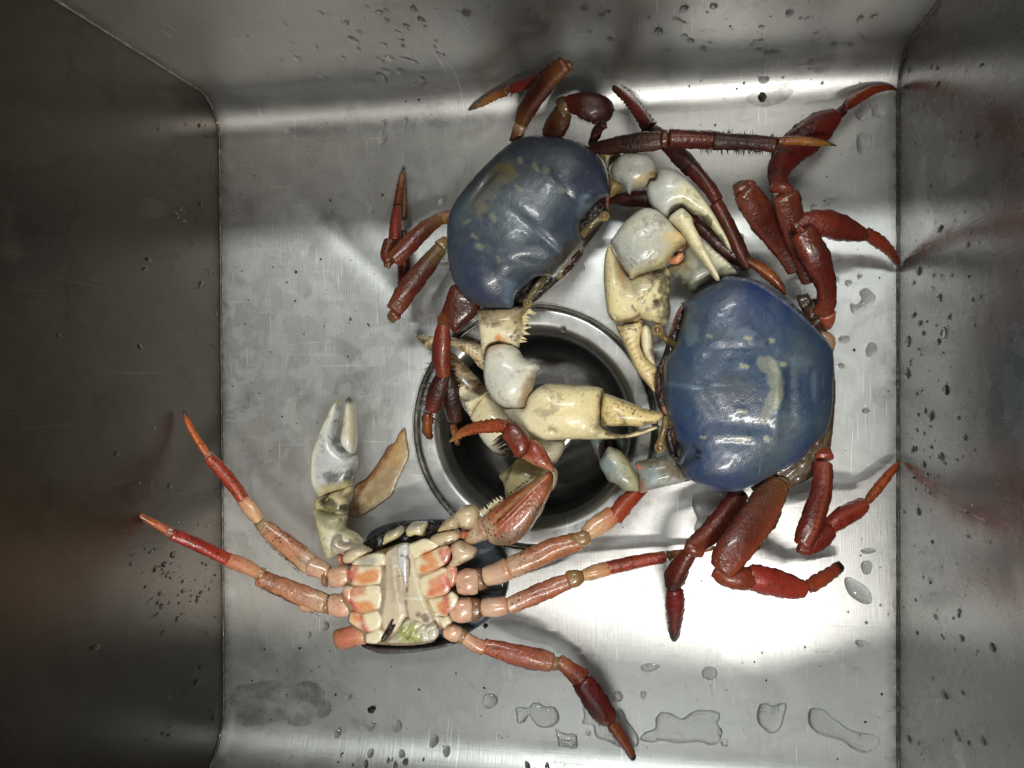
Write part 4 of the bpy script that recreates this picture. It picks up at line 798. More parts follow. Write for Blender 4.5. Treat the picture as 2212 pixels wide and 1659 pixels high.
pillow('claw_finger', ep('G', (275, 620), (330, 618), (430, 600), (498, 572), (510, 640), (492, 720), (490, 800), (520, 870), (560, 930), (600, 960), (640, 1000), (622, 1080), (615, 1200), (545, 1130), (450, 1010), (382, 860), (320, 730)), 18, 8, 8, M_SPOT, cl, C3(236, 218, 168),
       [(ep('G', (280, 625), (420, 610)), 10*k, (*C3(170, 130, 80), .6), 20*k, 5), (ep('G', (420, 640), (440, 720)), 30*k, (*C3(244, 234, 196), .8), 40*k, 6)] +
       [(ep('G', (350+24*i+26*(j-1)+7*math.sin(5*i+j), 680+38*i-14*j),), 4.5*k, (*C3(140, 96, 48), .8), 4*k, 1) for i in range(13) for j in range(3)], step=3)
pillow('claw_finger', ep('G', (500, 640), (545, 612), (580, 650), (598, 740), (605, 840), (632, 960), (640, 1010), (600, 980), (545, 920), (512, 860), (494, 760)), 17, 6, 6, M_PALE, cl, C3(226, 218, 190), [(ep('G', (540, 680), (540, 860)), 16*k, (*C3(246, 240, 216), .8), 20*k, 2), (ep('G', (590, 850), (630, 980)), 10*k, (*C3(110, 96, 80), .8), 14*k, 5)], step=3)
pillow('arm_segment', ep('D', (448, 562), (480, 520), (510, 470), (545, 425), (610, 360), (690, 300), (770, 270), (870, 300), (950, 370), (1040, 468), (1085, 500), (1112, 560), (1085, 575), (1040, 620), (1000, 660), (965, 710), (945, 745), (900, 785), (800, 812), (700, 845), (640, 880), (622, 888), (612, 850), (560, 780), (510, 690), (480, 625)), 30, 12, 9, M_PALE, cl, C3(190, 192, 182),
       [(ep('D', (1090, 520), (1000, 640), (930, 740), (800, 800), (660, 850)), 18*k, (*C3(224, 208, 160), .9), 40*k, 6), (ep('D', (960, 560), (1040, 520)), 26*k, (*C3(226, 200, 150), .7), 40*k, 6), (ep('D', (540, 640), (700, 740)), 60*k, (*C3(172, 182, 188), .5), 90*k, 12), (ep('D', (575, 712), (640, 795)), 4*k, (*BK, .6), 3*k, 4)], step=3.3, pw=.5, rough=.25, serr=.4)
loft('arm_joint', 'D', [(1010, 640, 24, 90), (1050, 620, 25, 90), (1090, 560, 25, 60)], M_DIRTY, cl, g(C3(90, 56, 34), C3(150, 110, 70)))
loft('arm_joint', 'D', [(970, 720, 26, 60), (1030, 715, 28, 70), (1070, 670, 28, 56)], M_SOFT, cl, g(C3(220, 176, 130), C3(235, 160, 110), C3(226, 150, 100)))
pillow('arm_segment', ep('D', (950, 770), (1060, 735), (1085, 700), (1085, 630), (1130, 580), (1240, 540), (1300, 590), (1360, 640), (1420, 690), (1480, 740), (1520, 790), (1552, 850), (1480, 870), (1350, 900), (1230, 960), (1190, 1000), (1130, 985), (1110, 940), (1065, 915), (1050, 870), (990, 850), (960, 815)), 20, 9, 9, M_PALE, cl, C3(160, 162, 150),
       [(ep('D', (1290, 600), (1420, 720), (1540, 850)), 40*k, (*C3(222, 220, 200), .9), 40*k, 10), (ep('D', (980, 790), (1080, 770)), 30*k, (*C3(130, 104, 60), .8), 40*k, 16), (ep('D', (1100, 900), (1300, 900)), 40*k, (*C3(112, 122, 106), .6), 80*k, 10)] ,
       [(*zt('D', 1300+38*i, 620+34*i), 4.5, 3.2, .8, 1.3) for i in range(7)], step=3, serr=1.6, serr_step=7)
# lower claw of the right crab, hand hanging in the drain
cl = pillow('claw', ep('J', (1450, 340), (1500, 300), (1570, 310), (1580, 360), (1562, 430), (1545, 500), (1530, 545), (1502, 490), (1480, 440)), 0, 6, 6, M_PALE, cB, C3(120, 134, 140), [(ep('J', (1550, 410), (1520, 460)), 10*k, (*C3(170, 80, 60), .8), 10*k, 3), (ep('J', (1520, 480), (1530, 540)), 12*k, (*C3(40, 26, 20), .8), 10*k, 4)], step=3)
pillow('claw_finger', ep('J', (1640, 360), (1680, 330), (1740, 360), (1738, 420), (1728, 470), (1700, 450), (1665, 415)), -2, 5, 5, M_PALE, cl, C3(96, 108, 110), step=3)
pillow('claw_finger', ep('J', (1560, 370), (1640, 365), (1670, 430), (1640, 480), (1580, 440)), -6, 4, 5, M_DARK, cl, C3(60, 24, 22), step=3)
pillow('arm_segment', ep('J', (1528, 552), (1560, 490), (1600, 420), (1650, 435), (1695, 455), (1740, 500), (1780, 550), (1815, 610), (1842, 660), (1855, 715), (1845, 768), (1790, 772), (1720, 762), (1665, 715), (1600, 690), (1570, 640)), 14, 9, 10, M_PALE, cl, C3(136, 152, 162),
       [(ep('J', (1690, 470), (1780, 600), (1840, 740)), 26*k, (*C3(196, 186, 136), .9), 50*k, 9), (ep('J', (1600, 440), (1680, 500), (1750, 600)), 12*k, (*C3(180, 186, 176), .7), 24*k, 8), (ep('J', (1640, 660), (1760, 720)), 40*k, (*C3(150, 150, 120), .6), 50*k, 10)], step=3, pw=.5, serr=.5)
pillow('arm_segment', ep('J', (1812, 552), (1860, 530), (1960, 510), (2030, 495), (2080, 482), (2110, 500), (2160, 560), (2230, 640), (2260, 680), (2150, 710), (2000, 745), (1920, 765), (1850, 780), (1846, 720), (1840, 640)), 20, 8, 9, M_DIRTY, cl, C3(140, 146, 138),
       [(ep('J', (1880, 540), (2000, 560), (2150, 620)), 50*k, (*C3(96, 74, 54), .75), 50*k, 22), (ep('J', (1850, 610), (1960, 640), (1930, 700)), 20*k, (*C3(150, 170, 180), .7), 40*k, 10), (ep('J', (1860, 700), (1890, 760)), 22*k, (*C3(170, 110, 90), .6), 26*k, 6), (ep('J', (1950, 690), (2200, 690)), 10*k, (*C3(190, 200, 200), .7), 20*k, 8), (ep('J', (1825, 565), (1850, 580)), 14*k, (*C3(220, 130, 96), .9), 8*k, 2)], step=3, serr=1.1, serr_step=4.5)
loft('arm_joint', 'J', [(1835, 560, 18, 44), (1855, 640, 18, 40), (1858, 760, 17, 34)], M_SOFT, cl, g(C3(190, 110, 76), C3(150, 110, 60), C3(190, 160, 110)))
# ================= crab on its back =================
TONE[:] = [.64, 1.0]
cC = thing('crab', (*P(880, 1270)[:2], 0), 'crab lying on its back, pale cream belly up, long pink and red legs spread', 'crab', 'land crabs in the sink')
kk = zs('K')
def PW(name, outline, z, up, down, mat, par, col, strokes=(), bumps=(), **kw):
    return pillow(name, outline, z, up, down, mat, par, col, strokes, bumps, **{**dict(step=3, pw=.45), **kw})
pillow('carapace', [(785, 1190), (800, 1150), (850, 1128), (920, 1122), (985, 1126), (1050, 1150), (1090, 1190), (1100, 1240), (1092, 1290), (1060, 1335), (1000, 1375), (960, 1398), (880, 1410), (820, 1409), (782, 1396), (778, 1372), (768, 1330), (764, 1270)], 15, 5, 14, M_BLUE, cC, C3(40, 48, 66), step=5, pw=.5)
PW('carapace_rim', ep('K', (620, 1590), (700, 1600), (800, 1615), (1000, 1622), (1250, 1622), (1450, 1598), (1600, 1570), (1680, 1600), (1560, 1640), (1400, 1672), (1200, 1700), (1000, 1716), (860, 1712), (740, 1680), (660, 1640)), 22, 5, 8, M_BLUE, cC, C3(92, 44, 56), [(ep('K', (700, 1660), (900, 1700), (1300, 1690)), 8*kk, (*C3(160, 140, 140), .8), 8*kk, 2)])
# mouth parts and black gill hair
PW('gill_hair', ep('K', (590, 560), (700, 480), (820, 410), (960, 345), (1100, 300), (1250, 278), (1400, 288), (1540, 290), (1500, 360), (1400, 440), (1340, 500), (1150, 540), (950, 570), (760, 620), (680, 610)), 24, 4, 9, M_DIRT, cC, C3(26, 21, 17), rough=1.8)
bristles('K', [([(600, 570, 25), (860, 400, 26), (1100, 300, 26), (1520, 290, 26)], 1)], cC, 150, 30)
bristles('K', [([(640, 590, 26), (900, 540, 28), (1350, 460, 28)], 1)], cC, 120, 34)
PW('mouth_plate', ep('K', (848, 545), (862, 480), (885, 410), (960, 370), (1050, 330), (1085, 362), (1088, 400), (1050, 450), (980, 490), (900, 525)), 29, 5, 5, M_BELLY, cC, C3(214, 206, 166), [(ep('K', (960, 390), (1030, 370)), 24*kk, (*C3(150, 152, 150), .8), 22*kk, 5)])
PW('mouth_plate', ep('K', (1108, 400), (1120, 345), (1160, 300), (1220, 284), (1335, 292), (1322, 370), (1308, 445), (1220, 432), (1140, 455)), 29, 5, 5, M_BELLY, cC, C3(222, 214, 176), [(ep('K', (1190, 330), (1270, 315)), 26*kk, (*C3(156, 158, 160), .8), 22*kk, 5)])
# breast plates (the sternum), one object each
sr = C3(196, 62, 58); so = C3(222, 138, 78); sc_ = C3(240, 232, 206)
PL = [
 [(505, 755), (560, 700), (640, 660), (700, 640), (800, 625), (870, 640), (890, 700), (880, 760), (800, 770), (700, 762), (600, 765)],
 [(492, 800), (520, 765), (620, 762), (740, 762), (830, 775), (850, 860), (830, 960), (740, 975), (610, 990), (520, 980), (495, 930), (470, 880), (462, 830)],
 [(522, 1010), (640, 985), (760, 972), (830, 985), (850, 1100), (830, 1230), (740, 1255), (640, 1275), (540, 1262), (505, 1190), (500, 1100)],
 [(412, 1040), (440, 1000), (500, 985), (530, 1000), (512, 1080), (505, 1180), (470, 1165), (432, 1110)],
 [(508, 1262), (560, 1262), (620, 1290), (700, 1262), (800, 1250), (850, 1330), (830, 1440), (770, 1470), (700, 1490), (640, 1480), (560, 1430), (480, 1375), (490, 1310)],
 [(668, 1500), (720, 1490), (800, 1450), (870, 1480), (850, 1560), (790, 1612), (720, 1612), (665, 1600)],
 [(1130, 540), (1200, 510), (1290, 472), (1360, 480), (1430, 510), (1468, 548), (1400, 590), (1290, 640), (1210, 690), (1160, 640)],
 [(1200, 700), (1290, 645), (1400, 600), (1480, 560), (1560, 546), (1590, 610), (1578, 690), (1545, 745), (1420, 810), (1300, 858), (1220, 840)],
 [(1300, 866), (1420, 822), (1500, 790), (1552, 800), (1560, 900), (1590, 1010), (1540, 1080), (1430, 1105), (1340, 1122), (1260, 1040), (1250, 930)],
 [(1545, 768), (1600, 762), (1655, 792), (1655, 870), (1640, 950), (1602, 1006), (1570, 960), (1556, 870)],
 [(1345, 1130), (1450, 1108), (1545, 1085), (1600, 1048), (1672, 1110), (1650, 1200), (1572, 1282), (1540, 1320), (1460, 1310), (1390, 1240)],
 [(1440, 1315), (1500, 1328), (1560, 1310), (1602, 1385), (1560, 1410), (1515, 1452), (1480, 1400)]]
STR = [(ep('K', (480, 790), (478, 900)), 9, sr), (ep('K', (560, 800), (515, 920)), 10, sr), (ep('K', (640, 900), (760, 860)), 50, so), (ep('K', (425, 1080), (470, 1150)), 22, C3(206, 90, 90)), (ep('K', (560, 1210), (700, 1210)), 46, so),
       (ep('K', (520, 1180), (530, 1230)), 24, C3(200, 80, 90)), (ep('K', (625, 1330), (640, 1410), (665, 1470)), 13, sr), (ep('K', (560, 1330),), 26, so), (ep('K', (520, 1050), (620, 1040)), 30, C3(214, 140, 110)),
       (ep('K', (1345, 650), (1420, 760), (1320, 800)), 44, so), (ep('K', (1480, 610), (1545, 745)), 12, sr), (ep('K', (1565, 580), (1572, 700)), 10, sr), (ep('K', (1400, 1050), (1500, 1020)), 42, C3(220, 112, 62)), (ep('K', (1520, 900), (1575, 990)), 30, C3(214, 88, 92)),
       (ep('K', (1630, 800), (1620, 960)), 18, C3(222, 120, 104)), (ep('K', (1540, 1130), (1560, 1200), (1530, 1260)), 13, sr), (ep('K', (1500, 1200),), 24, so), (ep('K', (1400, 940), (1500, 900)), 26, C3(226, 150, 120)), (ep('K', (640, 640), (670, 660)), 8, C3(220, 150, 90)), (ep('K', (650, 720), (740, 710)), 30, C3(170, 174, 170))]
PW('belly', ep('K', (500, 760), (620, 680), (780, 610), (900, 570), (1000, 535), (1130, 520), (1290, 480), (1400, 515), (1470, 555), (1560, 555), (1590, 640), (1560, 750), (1645, 795), (1645, 900), (1600, 1010), (1665, 1110), (1645, 1200), (1570, 1290), (1595, 1390), (1510, 1445), (1450, 1500), (1420, 1580), (1300, 1610), (1150, 1625), (950, 1620), (820, 1612),
        (670, 1595), (662, 1520), (620, 1470), (485, 1365), (500, 1250), (425, 1140), (420, 1030), (490, 980), (465, 860)), 30, 7, 14, M_PINK, cC, C3(176, 158, 130),
   [(ep('K', (850, 700), (830, 1300)), 40*kk, (*C3(196, 186, 150), .8), 70*kk, 8), (ep('K', (1200, 800), (1340, 1250)), 40*kk, (*C3(220, 206, 156), .8), 60*kk, 8), (ep('K', (950, 800), (980, 1200)), 90*kk, (*C3(176, 168, 156), .8), 90*kk, 8), (ep('K', (930, 620), (960, 720)), 40*kk, (*C3(120, 108, 84), .7), 40*kk, 8)],
   [(*zt('K', 1080, 900), 16, 100, -.12, -3.5)], pw=.35)
for pl in PL:
    c = np.array(pl).mean(0)
    PW('belly_plate', ep('K', *pl), 36.2, 1.5, 3.5, M_BELLY, cC, sc_, [(a, r*kk*.9, (*q, .92), 36*kk, 4) for a, r, q in STR], step=2.6, pw=.34, smooth=.6, loc=.2)
PW('abdomen_groove', ep('K', (880, 640), (960, 570), (1040, 525), (1130, 520), (1190, 620), (1215, 720), (1250, 860), (1300, 1060), (1360, 1240), (1420, 1400), (1440, 1500), (1300, 1480), (1150, 1350), (1100, 1330), (1000, 1480), (880, 1500), (830, 1350), (870, 1100), (880, 850)), 36.3, 1.6, 3, M_BELLY, cC, C3(216, 204, 184),
   [(ep('K', (1020, 600), (990, 900), (1040, 1100)), 30*kk, (*C3(160, 150, 132), .6), 50*kk, 8), (ep('K', (1200, 800), (1280, 1150)), 20*kk, (*C3(214, 206, 180), .8), 50*kk, 8), (ep('K', (1150, 690), (1145, 830), (1120, 1040)), 5*kk, (*C3(70, 54, 24), .9), 5*kk, 2), (ep('K', (1100, 1120), (1130, 1300), (1140, 1420)), 5*kk, (*C3(110, 100, 88), .8), 6*kk, 2),
    (ep('K', (1090, 1120), (1280, 1120)), 4*kk, (*C3(240, 240, 236), .8), 6*kk, 1), (ep('K', (1250, 1300), (1330, 1340)), 16*kk, (*C3(60, 50, 42), .8), 10*kk, 8), (ep('K', (1035, 880),), 9*kk, (*C3(70, 50, 30), .9), 4*kk, 1)], [(*zt('K', 1060, 900), 10, 70, -.1, -1.6)], smooth=.8)
PW('white_flap', ep('K', (1005, 570), (1050, 530), (1110, 518), (1140, 560), (1132, 680), (1128, 800), (1120, 920), (1098, 1000), (1080, 985), (1060, 860), (1020, 780), (1005, 680)), 37.5, 1.6, 1.5, M_BELLY, cC, C3(214, 216, 222), [(ep('K', (1060, 655), (1110, 655)), 12*kk, (*C3(90, 86, 84), .8), 10*kk, 6)], smooth=.8)
PW('torn_tissue', ep('K', (1040, 1420), (1120, 1340), (1200, 1330), (1320, 1390), (1440, 1420), (1450, 1500), (1380, 1580), (1250, 1600), (1100, 1618), (930, 1610), (900, 1590), (1000, 1500)), 36, 3, 4, M_BELLY, cC, C3(206, 204, 190),
   [(ep('K', (1130, 1480), (1160, 1560)), 50*kk, (*C3(164, 170, 84), .85), 70*kk, 12), (ep('K', (1150, 1540),), 14*kk, (*C3(70, 90, 20), .9), 10*kk, 4)], rough=1.6, smooth=.8)
PW('gill_matter', ep('K', (860, 1500), (900, 1420), (950, 1340), (985, 1340), (960, 1400), (1000, 1400), (960, 1480), (900, 1560), (850, 1600), (830, 1560)), 37, 2, 3, M_DIRT, cC, C3(44, 32, 24), rough=1.5)
for q in (((1290, 1480), (1340, 1420), (1420, 1400), (1440, 1440), (1370, 1470)), ((1340, 1500), (1400, 1440), (1460, 1460), (1450, 1540), (1390, 1580), (1350, 1560))):
    PW('torn_tissue', ep('K', *q), 38, 2.4, 2.4, M_BELLY, cC, C3(226, 224, 210), smooth=1)
def legC(*a, **k): return leg(cC, *a, **k)
PK2_ = C3(222, 150, 128)
def coxa(f, a, b, w, z=(32, 31), par=None, c=None):
    o = loft('leg_joint', f, [(*a, z[0], w*.86), ((a[0]+b[0])/2, (a[1]+b[1])/2, z[0]+.5, w), (*b, z[1], w*.94)], M_PINK, par or cC, g(c or C3(238, 208, 186), c or C3(236, 192, 170), C3(234, 206, 186)), flat=.6, expo=2.7, cap=(.6, .6))
    return o
# right side, second leg
coxa('M', (345, 650), (500, 640), 225)
legC('M', [('u', [(800, 520, 28, 180), (960, 455, 27, 190), (1180, 350, 25, 180), (1400, 290, 23, 150)], g(C3(232, 190, 170), C3(206, 136, 108), C3(196, 116, 88), C3(204, 126, 96)), {'ridge': (1.2, C3(238, 176, 140)), 'flat': .55}),
    ('j', [(500, 630, 29, 200), (560, 610, 29, 190)], g(C3(200, 160, 110), KH, C3(120, 90, 54)), {'m': M_SOFT}),
    ('s', [(580, 600, 28, 165), (680, 570, 28, 180), (775, 530, 28, 190)], g(C3(234, 206, 176), C3(236, 208, 190), C3(230, 180, 150)), {'m': M_PINK, 'flat': .7}),
    ('j', [(1330, 285, 24, 110), (1430, 265, 24, 130), (1480, 250, 23, 110)], g(C3(150, 120, 76), C3(168, 140, 92), C3(170, 130, 84)), {'m': M_SOFT}),
    ('s', [(1455, 230, 22, 125), (1560, 150, 20, 170), (1690, 60, 18, 150)], g(C3(232, 196, 160), C3(232, 190, 156), C3(214, 130, 96)), {'m': M_PINK, 'flat': .6}),
    ('s', [(1650, 985, 18, 120), (1720, 890, 15, 138), (1840, 770, 11, 110), (1900, 700, 9, 90)], g(C3(190, 80, 56), C3(180, 66, 48), C3(150, 46, 36)), {'f': 'J', 'flat': .7, 'ridge': (1.9, C3(226, 130, 110))})],
    hair=[('M', [([(800, 625, 26), (1400, 380, 22)], -1)], 60, 7), ('M', [([(820, 430, 30), (1330, 215, 24)], 1)], 40, 8)])
# third
coxa('M', (285, 895), (450, 885), 215, (31, 30))
legC('M', [('u', [(780, 855, 25, 140), (1000, 760, 23, 158), (1200, 680, 21, 150), (1320, 630, 20, 125)], g(C3(232, 184, 164), C3(200, 120, 104), C3(196, 116, 96), C3(206, 140, 108)), {'ridge': (.7, C3(214, 110, 66)), 'flat': .55}),
    ('j', [(450, 880, 27, 205), (520, 880, 27, 195), (545, 880, 27, 150)], g(C3(200, 160, 110), KH, C3(120, 90, 54)), {'m': M_SOFT}),
    ('s', [(560, 870, 27, 150), (650, 865, 27, 172), (755, 850, 26, 155)], g(C3(234, 206, 176), C3(236, 204, 186), C3(230, 176, 150)), {'m': M_PINK, 'flat': .7}),
    ('j', [(1300, 630, 22, 150), (1370, 610, 22, 150), (1430, 600, 21, 90)], g(C3(180, 120, 76), C3(160, 134, 86), C3(150, 110, 66)), {'m': M_SOFT}),
    ('s', [(1420, 590, 20, 90), (1530, 560, 19, 125), (1650, 525, 17, 120)], g(C3(230, 190, 150), C3(232, 186, 146), C3(214, 150, 110)), {'m': M_PINK}),
    ('s', [(1650, 522, 17, 118), (1900, 470, 14, 112), (2140, 425, 11, 100)], g(C3(190, 70, 56), C3(176, 58, 46), C3(168, 56, 44)), {'ridge': (1.9, C3(226, 120, 100)), 'flat': .8}),
    ('t', [(265, 985, 10, 80), (330, 965, 9, 52), (460, 945, 7, 48), (600, 925, 5, 36), (660, 915, 4, 14)], g(C3(90, 60, 36), C3(200, 120, 70), C3(196, 120, 76), C3(150, 90, 60)), {'f': 'I', 'jag': .1})],
    hair=[('M', [([(800, 920, 24), (1300, 700, 20)], -1)], 40, 7)])
# fourth, reaching to the lower wall
coxa('M', (230, 1065), (345, 1105), 150, (28, 27))
legC('M', [('u', [(570, 1205, 24, 130), (760, 1255, 23, 172), (980, 1310, 21, 195), (1150, 1345, 19, 170)], g(C3(200, 100, 66), C3(176, 80, 62), C3(186, 96, 80), C3(196, 126, 104)), {'ridge': (.9, C3(226, 130, 90)), 'flat': .5}),
    ('j', [(350, 1110, 26, 150), (400, 1130, 26, 130)], g(KH, C3(170, 140, 90)), {'m': M_SOFT}),
    ('s', [(400, 1130, 26, 110), (480, 1185, 25, 130), (565, 1225, 24, 130)], g(C3(236, 200, 170), C3(232, 190, 164), C3(220, 140, 110)), {'m': M_PINK, 'flat': .7}),
    ('j', [(640, 570, 18, 130), (740, 580, 18, 170), (830, 590, 17, 140)], g(C3(170, 160, 120), C3(176, 160, 118), C3(160, 120, 76)), {'f': 'N', 'm': M_SOFT}),
    ('s', [(830, 555, 17, 150), (950, 650, 16, 180), (1080, 750, 15, 230)], g(C3(196, 130, 96), C3(176, 80, 60), C3(150, 60, 46)), {'f': 'N', 'flat': .55}),
    ('s', [(1085, 785, 15, 240), (1220, 980, 13, 268), (1330, 1150, 11, 240), (1370, 1210, 10, 190)], g(C3(124, 36, 34), C3(116, 32, 36), C3(118, 34, 36), C3(160, 70, 54)), {'f': 'N', 'flat': .6, 'ridge': (2.4, C3(186, 70, 66))}),
    ('t', [(1400, 1240, 9, 100), (1470, 1340, 8, 118), (1560, 1470, 6, 92), (1620, 1580, 4, 76), (1636, 1625, 3, 58)], [(0, C3(170, 90, 60)), (.5, C3(190, 90, 58)), (.86, C3(180, 100, 76)), (.93, BK), (1, BK)], {'f': 'N', 'jag': .2})],
    hair=[('N', [([(1200, 760, 15), (1460, 1150, 10)], 1)], 26, 12), ('N', [([(1000, 860, 13), (1280, 1280, 9)], -1)], 12, 22)])
# first right leg, folded up over the drain
PW('leg_joint', ep('J', (190, 1145), (230, 1110), (300, 1085), (380, 1072), (430, 1100), (432, 1140), (390, 1175), (320, 1200), (250, 1195)), 32, 6, 6, M_PINK, cC, C3(236, 226, 196), [(ep('J', (330, 1200), (430, 1150)), 14*zs('J'), (*BK, .8), 12*zs('J'), 8)])
PW('leg_joint', ep('J', (245, 1090), (290, 1020), (340, 980), (400, 960), (430, 1000), (420, 1060), (380, 1070), (300, 1085)), 33, 6, 6, M_PINK, cC, C3(224, 214, 178))
PW('leg_joint', ep('J', (385, 970), (400, 925), (450, 890), (520, 878), (572, 905), (580, 960), (565, 1010), (520, 1072), (440, 1062), (420, 1010)), 32, 7, 6, M_PINK, cC, C3(232, 224, 192), [(ep('J', (430, 1060), (520, 1075)), 14*zs('J'), (*C3(60, 44, 28), .8), 14*zs('J'), 7)])
PW('leg_joint', ep('J', (350, 1200), (420, 1160), (480, 1190), (560, 1230), (545, 1290), (460, 1340), (380, 1370), (332, 1355), (370, 1280)), 33, 6, 6, M_PINK, cC, C3(236, 220, 196), [(ep('J', (470, 1340), (560, 1280)), 16*zs('J'), (*C3(60, 48, 30), .8), 16*zs('J'), 9), (ep('J', (375, 1220), (350, 1290)), 14*zs('J'), (*C3(220, 150, 120), .6), 20*zs('J'), 6)])
m1 = PW('walking_leg', ep('J', (600, 985), (640, 940), (690, 890), (800, 818), (900, 750), (1000, 690), (1080, 640), (1130, 612), (1162, 640), (1162, 700), (1140, 790), (1080, 910), (1000, 1050), (930, 1130), (880, 1172), (800, 1200), (720, 1195), (665, 1175), (640, 1110), (618, 1040)), 34, 8, 8, M_RED, cC, C3(196, 112, 82),
   [(ep('J', (760, 1010), (900, 850), (1120, 660)), 26*zs('J'), (*C3(172, 78, 54), .8), 50*zs('J'), 7), (ep('J', (660, 1080), (740, 960), (900, 820), (1110, 640)), 9*zs('J'), (*C3(238, 176, 136), .8), 12*zs('J'), 2), (ep('J', (640, 1040), (680, 1160)), 30*zs('J'), (*C3(222, 196, 180), .85), 50*zs('J'), 8),
    (ep('J', (760, 1170), (960, 1070), (1090, 880)), 24*zs('J'), (*C3(120, 108, 96), .75), 40*zs('J'), 9)], [(*zt('J', 860, 900), 80, 5, -.78, 1.6)], step=3.2)
loft('leg_joint', 'J', [(470, 1190, 31, 60), (540, 1120, 31, 130), (600, 1080, 32, 175), (635, 1060, 33, 200)], M_PINK, m1, g(C3(150, 120, 76), C3(220, 204, 176), C3(226, 210, 196), C3(206, 160, 130)), flat=.7)
loft('leg_joint', 'J', [(450, 1110, 28, 70), (480, 1080, 28, 60)], M_SOFT, m1, g(C3(210, 120, 86)))
PW('leg_segment', ep('J', (975, 372), (1010, 366), (1050, 385), (1100, 445), (1140, 520), (1168, 590), (1165, 622), (1130, 608), (1060, 585), (1000, 560), (940, 525), (905, 505), (950, 460), (968, 410)), 36, 5, 5, M_RED, m1, C3(190, 92, 72), [(ep('J', (980, 385), (1060, 560)), 26*zs('J'), (*C3(158, 60, 48), .6), 50*zs('J'), 8), (ep('J', (930, 515), (1130, 605)), 16*zs('J'), (*C3(230, 160, 140), .7), 30*zs('J'), 5)])
PW('leg_segment', ep('J', (775, 292), (795, 250), (810, 222), (850, 218), (900, 245), (950, 295), (980, 345), (985, 400), (968, 462), (930, 500), (890, 512), (858, 490), (820, 430), (790, 380), (760, 345)), 37, 5, 5, M_RED, m1, C3(140, 58, 44), [(ep('J', (780, 290), (780, 370), (870, 490)), 14*zs('J'), (*C3(176, 84, 60), .8), 16*zs('J'), 4), (ep('J', (850, 230), (940, 300)), 12*zs('J'), (*C3(84, 60, 54), .7), 20*zs('J'), 4)])
loft('leg_tip', 'J', [(800, 262, 36, 90), (700, 252, 35, 92), (600, 262, 34, 84), (500, 285, 32, 72), (420, 325, 30, 52), (370, 360, 28, 30), (342, 382, 27, 10)], M_RED, m1, g(C3(176, 76, 52), C3(196, 92, 58), C3(200, 98, 60), C3(206, 124, 80), C3(200, 160, 110)), jag=.3, flat=.8, ridge=(1.6, C3(150, 60, 40)))
bristles('J', [([(745, 330, 36), (850, 490, 36)], -1)], m1, 110, 95, None, 4, .1)
bristles('J', [([(600, 960, 36), (760, 830, 36)], 1)], m1, 50, 40, M_PALE, 8, .3, .0007, C3(214, 206, 180), 'spines')
bristles('J', [([(760, 830, 38), (1000, 660, 38)], 1)], m1, 40, 14, None, 5)
# big claw of this crab, lying down in the drain
dl = PW('claw', ep('F', (560, 1095), (590, 1030), (620, 985), (660, 930), (700, 880), (760, 920), (860, 1000), (930, 1080), (1100, 1200), (1250, 1260), (1372, 1290), (1370, 1380), (1330, 1450), (1290, 1505), (1200, 1500), (1060, 1460), (930, 1440), (860, 1440), (780, 1400), (700, 1330), (640, 1240), (620, 1160)), -6, 11, 9, M_PALE, cC, C3(232, 224, 190),
   [(ep('F', (640, 1230), (800, 1400), (930, 1430)), 60*k, (*C3(206, 208, 204), .85), 50*k, 8), (ep('F', (1250, 1300), (1330, 1440)), 60*k, (*C3(210, 206, 190), .7), 40*k, 8), (ep('F', (560, 1080), (620, 990)), 14*k, (*C3(190, 150, 100), .6), 14*k, 4)]
   + [(ep('F', (640+22*i+10*(j % 2), 960+34*j+10*i),), 3*k, (*C3(200, 160, 100), .7), 3*k, 0) for i in range(9) for j in range(6)], pw=.5, step=3.4)
PW('claw_finger', ep('F', (88, 390), (100, 372), (135, 366), (190, 378), (250, 384), (400, 392), (540, 420), (660, 466), (720, 520), (720, 700), (680, 690), (620, 640), (570, 570), (500, 528), (400, 478), (300, 500), (225, 522), (180, 486), (130, 440)), 3, 7, 6, M_SPOT, dl, C3(230, 212, 176),
   [(ep('F', (90, 385), (170, 430)), 30*k, (*C3(40, 30, 24), .92), 20*k, 8), (ep('F', (190, 430), (220, 480)), 14*k, (*C3(90, 60, 34), .8), 20*k, 10), (ep('F', (480, 480), (510, 490)), 12*k, (*C3(70, 42, 22), .8), 8*k, 5), (ep('F', (610, 590), (660, 605)), 12*k, (*C3(140, 100, 60), .9), 6*k, 3)]
   + [(ep('F', (400+34*i, 405+26*j+12*i+8*(i % 2)),), 5*k, (*C3(100, 64, 34), .85), 4*k, 0) for i in range(8) for j in range(4)], pw=.5, tilt=(-1, 2))
PW('claw_finger', ep('F', (390, 545), (430, 545), (480, 590), (560, 680), (640, 770), (720, 850), (700, 910), (650, 960), (610, 1020), (565, 1085), (545, 1070), (500, 1000), (470, 940), (440, 860), (410, 760), (390, 650)), -4, 9, 8, M_SPOT, dl, C3(236, 226, 196),
   [(ep('F', (430, 570), (520, 700), (650, 860)), 22*k, (*C3(140, 100, 60), .8), 30*k, 16), (ep('F', (590, 780), (670, 880)), 24*k, (*C3(50, 32, 20), .9), 18*k, 14), (ep('F', (440, 800), (560, 1040)), 26*k, (*C3(242, 240, 226), .9), 20*k, 4), (ep('F', (430, 760), (470, 930)), 8*k, (*C3(120, 80, 50), .8), 8*k, 6)], pw=.5)
